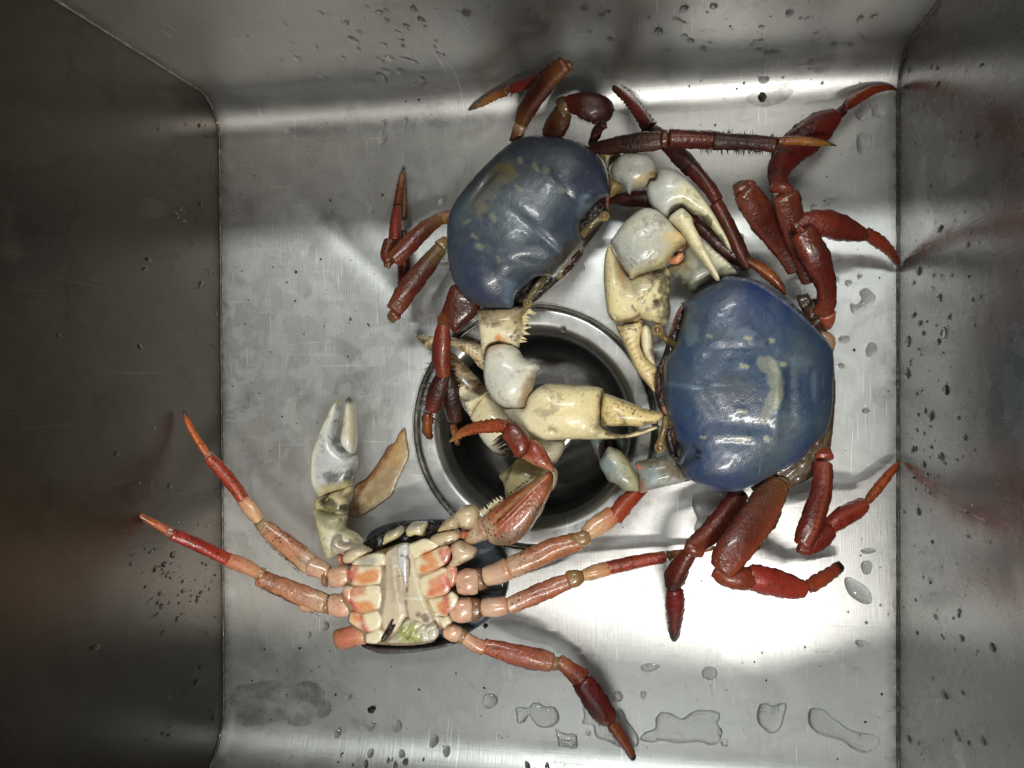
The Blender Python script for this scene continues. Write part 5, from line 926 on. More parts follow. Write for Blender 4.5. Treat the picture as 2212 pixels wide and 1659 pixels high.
PW('arm_segment', ep('J', (735, 648), (790, 610), (840, 560), (872, 518), (940, 520), (1020, 545), (1100, 570), (1165, 580), (1198, 615), (1195, 680), (1175, 740), (1130, 800), (1105, 850), (1085, 920), (1040, 985), (960, 1000), (880, 960), (800, 860), (788, 790), (770, 700)), 6, 10, 9, M_DIRTY, dl, C3(206, 196, 150),
   [(ep('J', (900, 560), (1000, 590)), 40*zs('J'), (*C3(176, 156, 96), .8), 20*zs('J'), 6), (ep('J', (1150, 620), (1180, 700)), 20*zs('J'), (*C3(232, 222, 190), .9), 20*zs('J'), 5), (ep('J', (860, 530), (820, 660)), 6*zs('J'), (*C3(90, 66, 36), .8), 8*zs('J'), 4)], step=3.2)
PW('arm_segment', ep('J', (1100, 740), (1150, 760), (1100, 850), (1060, 960), (980, 1040), (900, 1060), (940, 960), (1040, 860)), 16, 6, 8, M_PALE, dl, C3(206, 200, 180), step=3.2)
# left side legs
coxa('K', (480, 870), (290, 900), 230, (31, 31))
legC('L', [('u', [(1590, 1495, 29, 195), (1500, 1410, 29, 205), (1370, 1300, 30, 190), (1200, 1170, 31, 150)], g(C3(236, 204, 190), C3(208, 138, 112), C3(206, 132, 106), C3(214, 156, 130)), {'ridge': (2.2, C3(240, 190, 150)), 'flat': .55}),
    ('j', [(240, 900, 30, 215), (200, 900, 30, 190)], g(KH, C3(170, 130, 80)), {'f': 'K', 'm': M_SOFT}),
    ('s', [(1745, 1560, 29, 150), (1680, 1530, 29, 175), (1600, 1495, 29, 192)], g(C3(220, 190, 160), C3(236, 200, 180), C3(236, 196, 174)), {'m': M_PINK, 'flat': .7}),
    ('j', [(1220, 1170, 31, 115), (1170, 1140, 31, 125), (1140, 1110, 31, 90)], g(C3(190, 160, 120), C3(176, 160, 120), C3(120, 90, 60)), {'m': M_SOFT}),
    ('s', [(1160, 1120, 31, 90), (1090, 1020, 31, 150), (1005, 925, 31, 122)], g(C3(230, 190, 150), C3(236, 196, 160), C3(220, 150, 120)), {'m': M_PINK, 'flat': .6}),
    ('s', [(1010, 915, 31, 118), (880, 735, 33, 135), (720, 565, 35, 115)], g(C3(206, 84, 62), C3(184, 62, 48), C3(196, 76, 58)), {'ridge': (1.1, C3(226, 140, 120)), 'flat': .8}),
    ('j', [(740, 560, 35, 90), (700, 535, 35, 95)], g(C3(110, 70, 44), C3(200, 150, 120)), {'m': M_SOFT}),
    ('t', [(695, 520, 35, 80), (620, 410, 37, 68), (550, 290, 39, 60), (512, 200, 40, 46), (497, 150, 41, 22)], [(0, C3(214, 120, 84)), (.3, C3(216, 108, 56)), (.8, C3(206, 100, 52)), (.93, C3(90, 50, 30)), (1, BK)], {'jag': .12})],
    hair=[('L', [([(1600, 1400, 30), (1240, 1110, 31)], -1)], 26, 9), ('L', [([(1500, 1560, 28), (1200, 1280, 30)], 1)], 50, 8)])
coxa('K', (500, 1200), (290, 1195), 260, (30, 30))
legC('U', [('u', [(700, 1303, 31, 46), (660, 1290, 32, 50), (610, 1268, 35, 46), (560, 1248, 39, 40)], g(C3(234, 190, 170), C3(206, 140, 116), C3(204, 132, 108), C3(190, 110, 84)), {'ridge': (2.2, C3(236, 170, 140)), 'flat': .6}),
    ('j', [(260, 1190, 29, 235), (190, 1185, 29, 205)], g(KH, C3(200, 170, 130)), {'f': 'K', 'm': M_SOFT}),
    ('s', [(190, 1180, 29, 195), (90, 1170, 30, 225), (-20, 1150, 31, 230)], g(C3(220, 190, 160), C3(236, 200, 180), C3(232, 180, 160)), {'f': 'K', 'm': M_PINK, 'flat': .7}),
    ('j', [(1190, 1580, 39, 130), (1120, 1560, 40, 120)], g(C3(190, 150, 110), C3(170, 130, 80)), {'f': 'L', 'm': M_SOFT}),
    ('s', [(1130, 1560, 40, 120), (1000, 1490, 44, 150), (860, 1440, 49, 135)], g(C3(220, 170, 130), C3(224, 168, 136), C3(210, 130, 100)), {'f': 'L', 'm': M_PINK, 'flat': .6}),
    ('s', [(870, 1440, 49, 122), (640, 1325, 56, 132), (400, 1225, 63, 118)], g(C3(200, 76, 56), C3(172, 50, 44), C3(184, 60, 50)), {'f': 'L', 'ridge': (1.9, C3(206, 80, 66)), 'flat': .8}),
    ('j', [(410, 1220, 63, 110), (350, 1195, 64, 100)], g(C3(100, 60, 40), C3(190, 130, 100)), {'f': 'L', 'm': M_SOFT}),
    ('t', [(345, 1190, 64, 84), (240, 1130, 66, 72), (140, 1075, 69, 58), (60, 1035, 71, 40), (42, 1020, 71, 14)], [(0, C3(200, 110, 76)), (.4, C3(200, 96, 56)), (.8, C3(190, 120, 100)), (.96, C3(60, 40, 30)), (1, BK)], {'f': 'L', 'jag': .12})],
    hair=[('U', [([(690, 1330, 30), (560, 1270, 38)], 1)], 30, 3)])
loft('walking_leg', 'K', [(650, 1525, 29, 190), (560, 1530, 28, 225), (450, 1555, 27, 235), (375, 1575, 26, 225)], M_PINK, cC, g(C3(234, 190, 160), C3(226, 150, 126), C3(220, 142, 118), C3(190, 150, 96)), flat=.66, cap=(1, 0), label=None) if False else \
    legC('K', [('u', [(650, 1525, 29, 190), (560, 1530, 28, 225), (450, 1555, 27, 235), (375, 1575, 26, 225)], g(C3(234, 190, 160), C3(226, 150, 126), C3(220, 142, 118), C3(200, 150, 110)), {'m': M_PINK, 'flat': .66}),
               ('j', [(385, 1560, 26.5, 215), (350, 1565, 26, 205)], g(C3(180, 150, 90), C3(150, 116, 66)), {'m': M_SOFT})])
# small claw on its left
sm = PW('claw', ep('L', (1705, 900), (1660, 860), (1632, 780), (1618, 680), (1620, 570), (1640, 470), (1672, 370), (1710, 270), (1750, 190), (1790, 105), (1830, 58), (1868, 38), (1862, 75), (1852, 120), (1845, 190), (1832, 270), (1822, 330), (1824, 390), (1838, 430), (1862, 445), (1900, 480), (1925, 515), (1955, 540), (2002, 540), (2000, 610), (1985, 690),
        (1965, 750), (1958, 800), (1900, 830), (1820, 850), (1760, 870)), 20, 8, 8, M_PALE, cC, C3(192, 198, 204),
   [(ep('L', (1660, 800), (1640, 560), (1720, 300), (1830, 80)), 26*k, (*C3(224, 222, 206), .8), 30*k, 5), (ep('L', (1850, 60), (1850, 140)), 8*k, (*C3(120, 108, 76), .8), 12*k, 3), (ep('L', (1845, 150), (1828, 300), (1830, 420), (1900, 500)), 4*k, (*C3(60, 50, 36), .7), 4*k, 5), (ep('L', (1830, 740), (1960, 740)), 34*k, (*BK, .85), 50*k, 16),
    (ep('L', (1720, 850), (1820, 820), (1940, 810)), 26*k, (*C3(196, 186, 130), .8), 26*k, 6), (ep('L', (1760, 490),), 10*k, (*C3(150, 130, 90), .7), 5*k, 1)], [(*zt('L', 1650, 650), 6, 60, .05, .8)], step=2.8)
PW('claw_finger', ep('L', (1870, 432), (1872, 370), (1885, 290), (1898, 200), (1908, 110), (1912, 60), (1930, 28), (1955, 30), (1975, 70), (1988, 160), (1995, 260), (1996, 350), (1994, 440), (1978, 515), (1962, 528), (1925, 500), (1895, 462)), 21, 6, 6, M_PALE, sm, C3(206, 204, 184),
   [(ep('L', (1915, 45), (1960, 45)), 22*k, (*C3(50, 44, 34), .9), 24*k, 6), (ep('L', (1905, 120), (1885, 300), (1875, 420)), 6*k, (*C3(84, 62, 36), .8), 6*k, 6), (ep('L', (1930, 400), (1950, 460)), 24*k, (*C3(222, 224, 224), .8), 24*k, 3)], step=2.6)
PW('arm_segment', ep('L', (1648, 915), (1700, 892), (1770, 868), (1850, 838), (1950, 802), (1962, 850), (1935, 900), (1920, 980), (1914, 1060), (1850, 1062), (1780, 1040), (1690, 1018), (1648, 1000)), 21, 6, 7, M_DIRTY, sm, C3(196, 186, 146),
   [(ep('L', (1770, 950), (1850, 980), (1900, 1010)), 34*k, (*BK, .92), 16*k, 14), (ep('L', (1720, 1000), (1820, 990)), 12*k, (*C3(120, 112, 60), .8), 14*k, 6), (ep('L', (1900, 860), (1950, 900)), 22*k, (*C3(90, 70, 44), .7), 20*k, 9)], step=2.8)
PW('arm_segment', ep('L', (1636, 1010), (1680, 1015), (1760, 1035), (1850, 1042), (1912, 1068), (1896, 1120), (1890, 1172), (1960, 1205), (2030, 1262), (2098, 1335), (2112, 1362), (2040, 1390), (1970, 1410), (1880, 1392), (1830, 1400), (1790, 1432), (1760, 1435), (1735, 1380), (1700, 1280), (1668, 1150), (1648, 1070)), 24, 7, 8, M_DIRTY, sm, C3(212, 206, 176),
   [(ep('L', (1720, 1060), (1860, 1110)), 44*k, (*C3(140, 136, 104), .85), 30*k, 8), (ep('L', (1850, 1270), (1860, 1300)), 36*k, (*C3(220, 226, 230), .8), 40*k, 4), (ep('L', (1690, 1150), (1760, 1400)), 20*k, (*C3(176, 168, 130), .7), 30*k, 6)], [(*zt('L', 1900, 1190), 14, 14, 0, -1)], step=2.8, serr=.9, serr_step=5)
PW('leg_joint', ep('K', (440, 625), (500, 575), (600, 545), (680, 565), (745, 598), (690, 640), (610, 690), (560, 735), (500, 735), (440, 725), (425, 670)), 31, 6, 6, M_PINK, cC, C3(232, 226, 200), [(ep('K', (440, 735), (580, 740)), 12*kk, (*BK, .7), 14*kk, 7)])
PW('leg_joint', ep('K', (300, 520), (330, 440), (400, 430), (440, 500), (540, 520), (640, 560), (560, 590), (440, 620), (380, 640), (310, 620)), 29, 6, 6, M_PINK, cC, C3(214, 210, 196))
PW('leg_joint', ep('K', (370, 640), (425, 645), (430, 720), (500, 740), (480, 770), (400, 750)), 27, 4, 5, M_SOFT, cC, C3(206, 130, 90))
PW('leg_joint', ep('K', (1700, 400), (1740, 370), (1790, 385), (1780, 440), (1740, 480), (1705, 460)), 31, 4, 4, M_SOFT, cC, C3(206, 118, 84))

# ---------------------------------------------------------------- bits lying about
cS = C3(150, 120, 80)
o = pillow('flesh_scrap', [(768, 1052), (790, 1036), (808, 1014), (826, 988), (838, 966), (852, 958), (862, 940), (874, 926), (877, 950), (882, 985), (872, 1008), (858, 1036), (846, 1066), (832, 1080), (812, 1094), (790, 1108), (762, 1117), (752, 1100), (764, 1075)], 1.0, .5, .7, M_SOFT, None, C3(206, 192, 156),
   [([(770, 1050), (810, 1020), (850, 965)], 5, (*C3(170, 110, 50), .7), 7, 4), ([(770, 1100), (830, 1060)], 6, (*C3(176, 160, 116), .6), 12, 6), ([(775, 1110), (765, 1080), (790, 1040), (840, 970), (872, 930)], 3, (*C3(120, 74, 34), .8), 5, 5), ([(800, 1070), (850, 1010)], 6, (*C3(140, 100, 56), .5), 9, 8), ([(850, 1000), (870, 950)], 7, (*C3(206, 170, 110), .7), 8, 4)], step=3, serr=2.0, serr_step=5.5, rough=.28, pw=.3, loc=.1)
tag(o, 'ragged yellowish scrap of flesh on the steel beside the small grey claw', 'scrap')
# ---------------------------------------------------------------- water
TONE[:] = [1, 1]
def dome_mesh(name, n=14, m=6, mat=None):
    V = [(0, 0, 1.0)]; Fc = []
    for i in range(1, m+1):
        a = math.pi/2*i/m
        for k in range(n): V.append((math.sin(a)*math.cos(2*math.pi*k/n), math.sin(a)*math.sin(2*math.pi*k/n), math.cos(a)))
    for k in range(n): V.append((.9*math.cos(2*math.pi*k/n), .9*math.sin(2*math.pi*k/n), -.35))
    for k in range(n): Fc.append((0, 1+k, 1+(k+1) % n))
    for i in range(m):
        for k in range(n): a = 1+i*n+k; b = 1+i*n+(k+1) % n; Fc.append((a, a+n, b+n, b))
    Fc.append(tuple(range(1+m*n, 1+(m+1)*n))[::-1])
    return mesh(name, V, Fc, mat or M_WATER)
def blob_mesh(i, mat=None):
    """a drop with its own slightly lopsided outline"""
    me = dome_mesh('water_drop', mat=mat); rr = random.Random(i)
    a1, a2, p1, p2 = rr.uniform(.04, .16), rr.uniform(.02, .09), rr.random()*6, rr.random()*6
    for v in me.vertices:
        an = math.atan2(v.co.y, v.co.x); q = 1+a1*math.sin(2*an+p1)+a2*math.sin(3*an+p2); v.co.x *= q; v.co.y *= q
    return me
DM = [blob_mesh(i) for i in range(9)]+[blob_mesh(i+20, M_DROP) for i in range(9)]
def hit(px, py):
    """where a sight line through the photo meets the sink: point, normal"""
    r = ray(px, py); o = np.array([0, 0, CH]); best = None
    cand = [((CH)/-r[2], (0, 0, 1))]
    if r[0] < 0: cand.append((XL/r[0], (1, 0, 0)))
    else: cand.append((XR/r[0], (-1, 0, 0)))
    t, nrm = min(cand); p = o+r*t
    # bent sheet front and back
    for (y0, z0), (y1, z1) in zip(PR[:-1], PR[1:]):
        # plane through the two lines (x free)
        n = np.array([0, z1-z0, -(y1-y0)]); den = r@n
        if abs(den) < 1e-9: continue
        tt = ((np.array([0, y0, z0])-o)@n)/den
        if tt <= 0 or tt > t: continue
        q = o+r*tt; L = math.hypot(y1-y0, z1-z0)
        u = ((q[1]-y0)*(y1-y0)+(q[2]-z0)*(z1-z0))/L/L
        if -1e-6 <= u <= 1+1e-6:
            nn = np.array([0, -(z1-z0), (y1-y0)])/L
            if nn@(np.array([-.05, -.03, .15])-q) < 0: nn = -nn
            if tt < t-1e-6: t, nrm, p = tt, tuple(nn), q
    return p, np.array(nrm, float)
def drop(px, py, rx, ry, label, group=None, h=.42, an=0.0, sd=0):
    """rx, ry in photo pixels, first axis along the surface's level direction"""
    p, n = hit(px, py); dist = abs((RW.T@(p-np.array([0, 0, CH])))[2]); s = dist/F
    ax = np.cross(n, [0, 1, 0]) if abs(n[1]) < .5 else np.array([1.0, 0, 0])
    if abs(n[2]) > .9: ax = np.array([1.0, 0, 0])
    elif abs(n[0]) > .9: ax = np.array([0, 1.0, 0])
    ay = np.cross(n, ax); ca, sa = math.cos(an), math.sin(an); ax, ay = ax*ca+ay*sa, -ax*sa+ay*ca
    o = bpy.data.objects.new('water_drop', DM[sd % 18]); COL.objects.link(o)
    m = Matrix.Identity(4); rx *= s; ry *= s; rz = min(rx, ry)*h*1.0+.0001
    for i in range(3): m[i][0] = ax[i]*rx; m[i][1] = ay[i]*ry; m[i][2] = n[i]*rz
    if n[2] > .99: p = p+np.array([0, 0, floor_z(p[0], p[1])])
    m.translation = Vector(p-n*.00003); o.matrix_world = m
    return tag(o, label, 'water drop', group)
BIG = [(628, 268, 12, 21, 'large teardrop of water, leftmost of the row under the back bend'), (594, 1, 0, 0, ''), (955, 432, 8, 10, 'round water drop between the back wall row and the slate blue crab'),
 (1865, 309, 17, 22, 'largest rounded water drop near the right wall beside the red leg'), (1650, 172, 11, 10, 'blunt water drop under the wide puddle at the back bend, near the black crumb'), (1500, 505, 7, 8, ''),
 (1598, 513, 9, 10, 'round water drop between the pale claw and the upright red legs'), (1870, 240, 22, 20, 'flat round water drop just right of the knee of the highest red leg'), (1898, 240, 16, 14, 'flat water drop below the orange leg tip near the back right corner'),
 (1795, 1, 0, 0, ''), (1793, 437, 13, 10, 'round water drop right of the bent red knee, largest of that cluster'), (1757, 448, 7, 7, 'small water drop left of the cluster by the bent red knee'), (1815, 563, 6, 8, ''), (1800, 606, 13, 11, 'broad water drop close below the rightmost orange leg tip'),
 (1833, 611, 7, 9, ''), (1857, 597, 6, 6, ''), (1824, 733, 11, 10, 'water drop beneath the bent water streak by the right wall'), (1882, 755, 12, 16, 'teardrop of water near the right wall beside a black speck'), (1818, 790, 7, 7, ''), (1795, 883, 8, 8, ''), (1871, 887, 9, 7, ''),
 (1875, 1190, 15, 7, 'thin oval water drop right of the black tipped red leg'), (1872, 1225, 14, 14, 'angular water drop below the thin oval one near the right wall'), (1859, 1390, 10, 9, 'round bead of water on the edge of the bright patch by the right wall'),
 (1403, 1442, 22, 9, 'slanting leaf shaped water drop below the small dark red leg tip'), (1533, 1454, 15, 17, 'rounded water drop right of the leaf shaped one, near the floor crease'), (1058, 1514, 18, 17, 'squarish water drop on the front floor left of the puddles'), (1335, 1504, 11, 12, 'round bead of water right of the lowest red leg'),
 (1259, 1508, 7, 10, 'water drop half hidden by the thick red segment of the lowest leg'), (1293, 1583, 0, 0, ''), (1271, 1583, 6, 7, 'tiny ring of water left of the lowest leg tip'), (1300, 1604, 6, 6, ''), (1390, 1500, 7, 8, 'half moon water drop above the wide front puddle'),
 (800, 1574, 15, 21, 'tall bean shaped water drop, left of the pair on the front bend'), (858, 1574, 15, 21, 'tall bean shaped water drop, right of the pair on the front bend'), (729, 1582, 8, 14, 'narrow water drop left of the tall pair on the front bend'), (938, 1601, 10, 14, 'oval water drop right of the tall pair on the front bend'),
 (965, 1623, 10, 13, 'oval water drop just below and right of its twin on the front bend'), (801, 1627, 8, 9, ''), (868, 1628, 8, 9, ''), (752, 1506, 8, 8, 'small round water drop above the tall pair on the front bend'), (1520, 1636, 12, 12, 'blunt water drop below the wide front puddle'), (1565, 1605, 8, 9, ''), (1555, 1582, 6, 8, ''),
 (700, 1352, 11, 13, 'teardrop of water beside the broken leg stub'), (666, 1372, 8, 8, 'small drop left of the teardrop by the broken leg stub'), (1248, 1370, 0, 0, ''), (1133, 700, 8, 8, 'water bead on the drain flange right of the spiny white arm'), (1217, 712, 7, 6, 'larger water bead at the back of the drain flange'), (1211, 694, 0, 0, ''),
 (1258, 578, 6, 8, 'clear bead of water beside the jaws of the slate blue crab'), (878, 255, 10, 15, 'water drop under the back bend nearest the orange leg tip'), (692, 262, 13, 15, 'notched water drop, second from the left under the back bend'), (830, 262, 9, 13, 'upper half of the double water drop under the back bend'), (827, 298, 12, 14, 'lower half of the double water drop under the back bend')]
i = 0
for (px, py, rx, ry, lb) in BIG:
    if rx == 0: continue
    i += 1
    drop(px, py, rx, ry, lb or 'small clear water bead resting on the steel floor', None if lb else 'small water beads on the sink floor', .5 if rx < 12 else .34, random.uniform(-.25, .25), 9+i % 9)
def puddle(outl, label, h=1.9):
    z = 0.0
    o = pillow('water_puddle', outl, .02, h, .5, M_FILM, None, (1, 1, 1), step=4.5, pw=.3, loc=.35, smooth=1, flat_bottom=True, drape=True)
    if h: o.data.update()
    return tag(o, label, 'puddle')
puddle(zp('V', [(222, 942), (260, 890), (330, 860), (335, 790), (380, 745), (450, 755), (530, 790), (590, 748), (660, 728), (760, 735), (805, 770), (785, 830), (820, 880), (800, 950), (740, 985), (640, 960), (520, 975), (430, 960), (380, 950), (300, 965)]), 'wide jagged puddle of clear water in front of the red leg tip')
puddle(zp('V', [(1072, 740), (1090, 690), (1140, 680), (1190, 700), (1240, 680), (1285, 690), (1270, 770), (1240, 860), (1170, 898), (1100, 850), (1072, 800)]), 'heart shaped flat puddle between the two front puddles')
puddle(zp('V', [(1445, 740), (1480, 715), (1560, 730), (1600, 775), (1660, 810), (1720, 860), (1800, 890), (1900, 905), (1960, 940), (1940, 1000), (1850, 1040), (1760, 1010), (1700, 960), (1600, 930), (1510, 900), (1445, 830)]), 'long curved puddle running towards the front right corner')
puddle(zp('N', [(355, 1075), (430, 1060), (500, 1070), (540, 1020), (620, 1015), (680, 1055), (760, 1050), (815, 1100), (838, 1180), (800, 1250), (700, 1290), (600, 1270), (540, 1200), (510, 1150), (450, 1230), (380, 1230), (370, 1130)]), 'branching clear puddle left of the lowest red leg')
puddle(zp('N', [(1480, 1080), (1530, 1100), (1580, 1210), (1640, 1290), (1700, 1390), (1690, 1480), (1600, 1500), (1480, 1490), (1380, 1440), (1260, 1400), (1215, 1340), (1200, 1260), (1080, 1240), (1110, 1170), (1090, 1060), (1180, 1100), (1300, 1230), (1420, 1290), (1480, 1240), (1460, 1150)]), 'puddle spread beneath the lowest red leg and its orange tip')
puddle(zp('N', [(792, 1305), (850, 1330), (900, 1345), (980, 1350), (1025, 1370), (1035, 1480), (980, 1500), (900, 1490), (830, 1480), (815, 1400)]), 'small squarish puddle on the front bend')
puddle(zp('I', [(455, 540), (480, 495), (600, 480), (690, 490), (760, 560), (740, 700), (650, 850), (560, 860), (470, 780), (490, 690), (460, 610)]), 'grey puddle in the shade under the bright blue crab')
puddle(zp('I', [(1655, 1180), (1690, 1150), (1760, 1180), (1840, 1240), (1880, 1330), (1840, 1368), (1760, 1340), (1690, 1280)]), 'faint curved puddle right of the black tipped leg')
puddle(zp('H', [(1512, 555), (1570, 515), (1640, 570), (1650, 620), (1600, 680), (1520, 720), (1460, 745), (1432, 690), (1440, 645), (1490, 660), (1530, 610)]), 'bent boot shaped water streak on the floor by the right wall')
puddle(zp('C', [(1285, 170), (1300, 140), (1370, 150), (1440, 120), (1520, 110), (1530, 150), (1450, 210), (1380, 240), (1330, 215), (1285, 215)]), 'irregular wet patch on the back bend near the right corner')
puddle(zp('C', [(890, 110), (960, 92), (1050, 100), (1060, 130), (1040, 160), (960, 160), (900, 140)]), 'wide flat drop on the back bend left of the irregular patch')
M_STAIN, nt, b = nodes('dried_residue'); v = N(nt, 'ShaderNodeTexCoord').outputs['Object']
nt.links.new(ramp(nt, noise(nt, v, 140, 6, .7), [(.3, (.05, .045, .032)), (.7, (.16, .15, .115))]), b.inputs['Base Color']); b.inputs['Roughness'].default_value = .45
_a = ramp(nt, noise(nt, v, 60, 6, .7), [(.38, .0), (.66, .22)]); nt.links.new(_a, b.inputs['Alpha'])
o = pillow('dried_stain', zp('W', [(20, 640), (60, 560), (180, 540), (260, 525), (330, 520), (400, 545), (430, 570), (520, 530), (600, 528), (660, 560), (690, 600), (685, 650), (735, 690), (725, 760), (650, 790), (560, 830), (450, 825), (420, 790), (330, 800), (200, 830), (60, 800)]), .05, .16, .02, M_STAIN, None, (1, 1, 1), step=5, pw=.1, serr=4, serr_step=6, drape=True)
tag(o, 'brownish dried water stain with ragged edge in the front left of the floor', 'stain')
o = pillow('dried_stain', zp('B', [(1640, 430), (1680, 370), (1720, 330), (1800, 320), (1900, 330), (2020, 290), (2060, 340), (1980, 430), (1880, 470), (1790, 490), (1700, 470)]), .05, .16, .02, M_STAIN, None, (1, 1, 1), step=5, pw=.1, serr=1, drape=True)
tag(o, 'faint brownish stain around the round black crumb', 'stain')
# drops clinging to the walls
WL = ('small water drop clinging to the left steel wall', 'water drops on the left wall'), ('small water drop clinging to the right steel wall', 'water drops on the right wall'), ('small water drop clinging to the back wall above the bend', 'water drops on the back wall'), ('small water drop clinging to the front wall below the bend', 'water drops on the front wall')
rw = random.Random(5)
def wall_n(px, py): return hit(px, py)[1]
def scatter(n, fx, fy, which, rmin, rmax, ok):
    c = 0; tries = 0
    while c < n and tries < n*30:
        tries += 1; px, py = fx(), fy(); nn = hit(px, py)[1]
        if not ok(nn): continue
        r = rmin+(rmax-rmin)*rw.random()**2.5
        drop(px, py, r*rw.uniform(.55, .9), r*rw.uniform(.9, 1.7), *WL[which], .55, rw.uniform(-.3, .3), rw.randrange(9)); c += 1
def scatter2(n, fx, fy, where, ok, lo, hi):
    c = 0; tries = 0
    while c < n and tries < n*30:
        tries += 1; px, py = fx(), fy(); nn = hit(px, py)[1]
        if not ok(nn): continue
        r = lo+(hi-lo)*rw.random()**2.5
        big = r > lo+.35*(hi-lo); WL_ = (('larger' if big else 'small')+' water drop on the wall '+where, ('larger' if big else 'small')+' water drops on the wall '+where)
        drop(px, py, r*rw.uniform(.55, .9), r*rw.uniform(.9, 1.7), *WL_, .55, rw.uniform(-.3, .3), rw.randrange(9)); c += 1
left = lambda n: n[0] > .9
right = lambda n: n[0] < -.9
back = lambda n: n[1] < -.5
U = rw.uniform; T = rw.triangular
scatter2(26, lambda: T(300, 475, 450), lambda: U(1160, 1340), 'under the two leg tips, beside the left seam', left, 3.5, 9)
scatter2(20, lambda: T(260, 400, 370), lambda: U(1180, 1330), 'left of the two red leg tips', left, 3.5, 9)
scatter2(26, lambda: T(330, 475, 440), lambda: U(250, 560), 'under the back left corner', left, 3, 8)
scatter2(20, lambda: U(280, 475), lambda: U(560, 1160), 'midway along the left seam', left, 3.5, 9)
scatter2(16, lambda: U(300, 480), lambda: U(1360, 1640), 'near the dark front left corner', left, 3, 8)
scatter2(8, lambda: U(20, 280), lambda: U(150, 1500), 'high up on the dark left side', left, 5, 10)
scatter2(32, lambda: T(1950, 2130, 1985), lambda: U(580, 860), 'right of the wet bright blue crab', right, 5, 15)
scatter2(26, lambda: T(1950, 2130, 1985), lambda: U(860, 1120), 'above the leg tip touching the right seam', right, 5, 15)
scatter2(24, lambda: T(1950, 2180, 1990), lambda: U(1120, 1659), 'right of the brightest patch of floor', right, 5, 14)
scatter2(12, lambda: U(1955, 2150), lambda: U(100, 560), 'by the back right corner', right, 5, 12)
scatter2(44, lambda: T(560, 1080, 850), lambda: U(15, 180), 'behind the left half of the floor', back, 7, 18)
scatter2(36, lambda: U(1250, 1900), lambda: U(5, 110), 'behind the right half of the floor', back, 6, 15)
scatter2(12, lambda: U(700, 1500), lambda: U(1630, 1655), 'at the front, just under the bend', lambda n: n[1] > .5, 4, 9)
# the finest spray, too many to count
V = []; Fc = []
base_v = [tuple(v.co) for v in dome_mesh('fine_spray', 7, 2).vertices]; base_f = [tuple(p.vertices) for p in bpy.data.meshes['fine_spray'].polygons]
for _ in range(420):
    zone = rw.random()
    if zone < .35: px, py = rw.triangular(300, 478, 450), rw.uniform(200, 1600)
    elif zone < .65: px, py = rw.triangular(1945, 2150, 1970), rw.uniform(150, 1650)
    elif zone < .85: px, py = rw.uniform(480, 1900), rw.uniform(5, 190)
    else: px, py = rw.uniform(1450, 1930), rw.uniform(150, 1640)
    if zone >= .85 and 1000 < px < 1800 and 250 < py < 1300: continue
    p, n = hit(px, py); r = rw.uniform(.0003, .0007)
    a = np.cross(n, [.1, .9, .3]); a /= np.linalg.norm(a); b = np.cross(n, a); m = len(V)
    V += [p+a*x*r+b*y*r*1.3+n*z*r*.5 for x, y, z in base_v]; Fc += [tuple(i+m for i in f) for f in base_f]
tag(link('fine_spray', mesh('fine_spray', V, Fc, M_WATER)), 'fine spray of tiny water beads over the steel walls', 'spray', None, 'stuff')
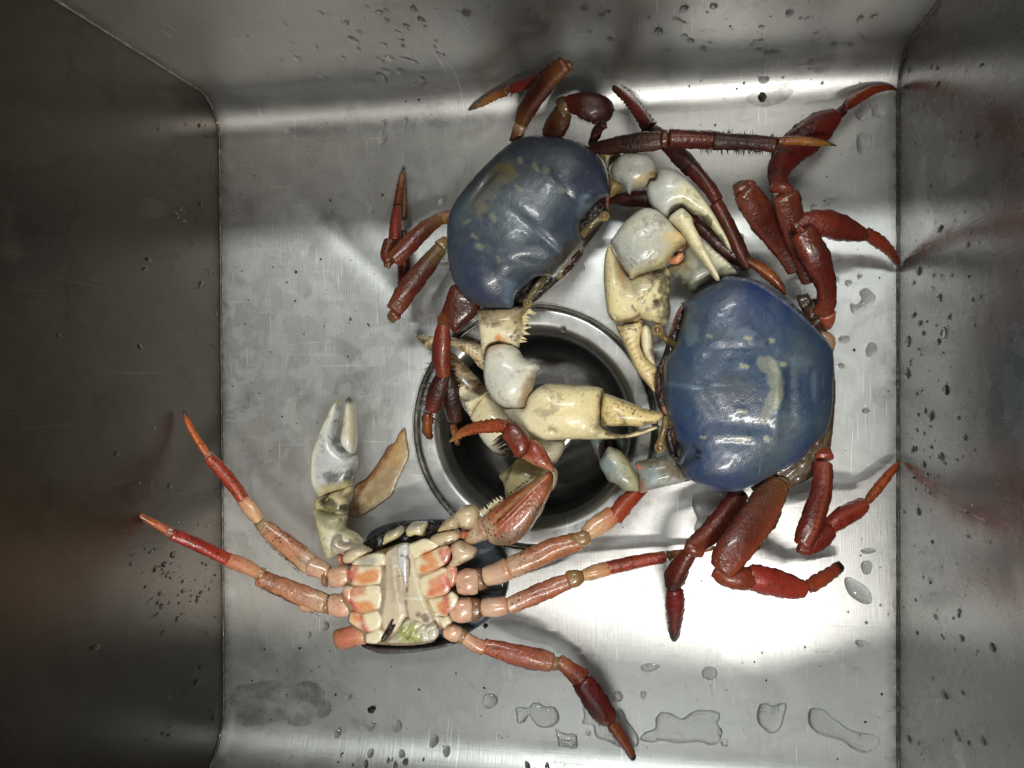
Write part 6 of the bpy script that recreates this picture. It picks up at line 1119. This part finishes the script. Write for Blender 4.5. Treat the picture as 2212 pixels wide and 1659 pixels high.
# specks of dirt and the black crumb
def lump(name, px, py, r, mat, sd, flat=.6):
    p, n = hit(px, py); bm = bmesh.new(); bmesh.ops.create_icosphere(bm, subdivisions=2, radius=1); rr = random.Random(sd)
    for v in bm.verts: v.co *= 1+rr.uniform(-.25, .25)
    bmesh.ops.scale(bm, vec=Vector((r*F**-1*CH*rr.uniform(.8, 1.3), r/F*CH*rr.uniform(.7, 1.1), r/F*CH*flat)), verts=bm.verts)
    bmesh.ops.rotate(bm, cent=(0, 0, 0), matrix=Matrix.Rotation(rr.random()*3, 3, 'Z'), verts=bm.verts)
    me = bpy.data.meshes.new(name); bm.to_mesh(me); bm.free(); me.materials.append(mat)
    o = bpy.data.objects.new(name, me); COL.objects.link(o); o.location = p+n*(r/F*CH*flat*.5+(floor_z(p[0], p[1]) if n[2] > .99 else 0)); return o
tag(lump('dark_crumb', 1647, 207, 11, M_BLACK, 3, .5), 'round black crumb in the water near the back right corner', 'crumb')
tag(lump('dark_crumb', 803, 1532, 9, M_BLACK, 4, .4), 'dark oval crumb in a drop on the front floor above the tall drops', 'crumb')
tag(lump('dark_crumb', 1049, 1352, 6, M_BLACK, 5, .5), 'small black flake beside the shell of the upturned crab', 'crumb')
SP = [(714, 433, 3), (826, 421, 3), (693, 560, 2.5), (590, 577, 2.5), (640, 588, 3), (638, 650, 2.5), (757, 690, 3), (796, 702, 3.5), (752, 770, 2.5), (700, 705, 2), (657, 722, 2), (620, 610, 2.5), (520, 420, 2), (505, 455, 2), (550, 380, 2), (725, 1500, 3), (545, 1470, 2.5), (572, 1402, 2.5), (620, 1500, 2.5), (600, 1450, 2), (648, 1400, 3), (1046, 1486, 3), (1240, 1472, 2), (1630, 1430, 2), (1655, 1470, 2), (1985, 755, 2.5), (1845, 756, 3), (1900, 600, 2), (1870, 1560, 3), (1915, 1650, 3), (1905, 1500, 2.5), (1000, 500, 0), (905, 215, 3), (905, 1490, 2.5), (985, 1455, 2.5), (845, 1440, 2), (1780, 1640, 2.5), (1880, 230, 2), (1545, 270, 2.5), (1470, 300, 0), (530, 700, 2), (560, 850, 2), (610, 900, 2), (585, 760, 2), (690, 1440, 2)]
for i, (px, py, r) in enumerate(SP):
    zn = ('of the right wall' if px > 1945 else 'floor along the right seam' if px > 1820 else 'floor in front of the upturned crab' if py > 1380 else 'floor by the back bend' if py < 300
          else 'floor near the back left corner' if px < 600 and py < 620 else 'floor left of the slate blue crab' if py < 1000 else 'floor between the crabs')
    if r: tag(lump('dirt_speck', px, py, r, M_BLACK, 20+i, .4), 'tiny black dirt speck on the steel '+zn, 'speck', 'dirt specks on the steel '+zn)
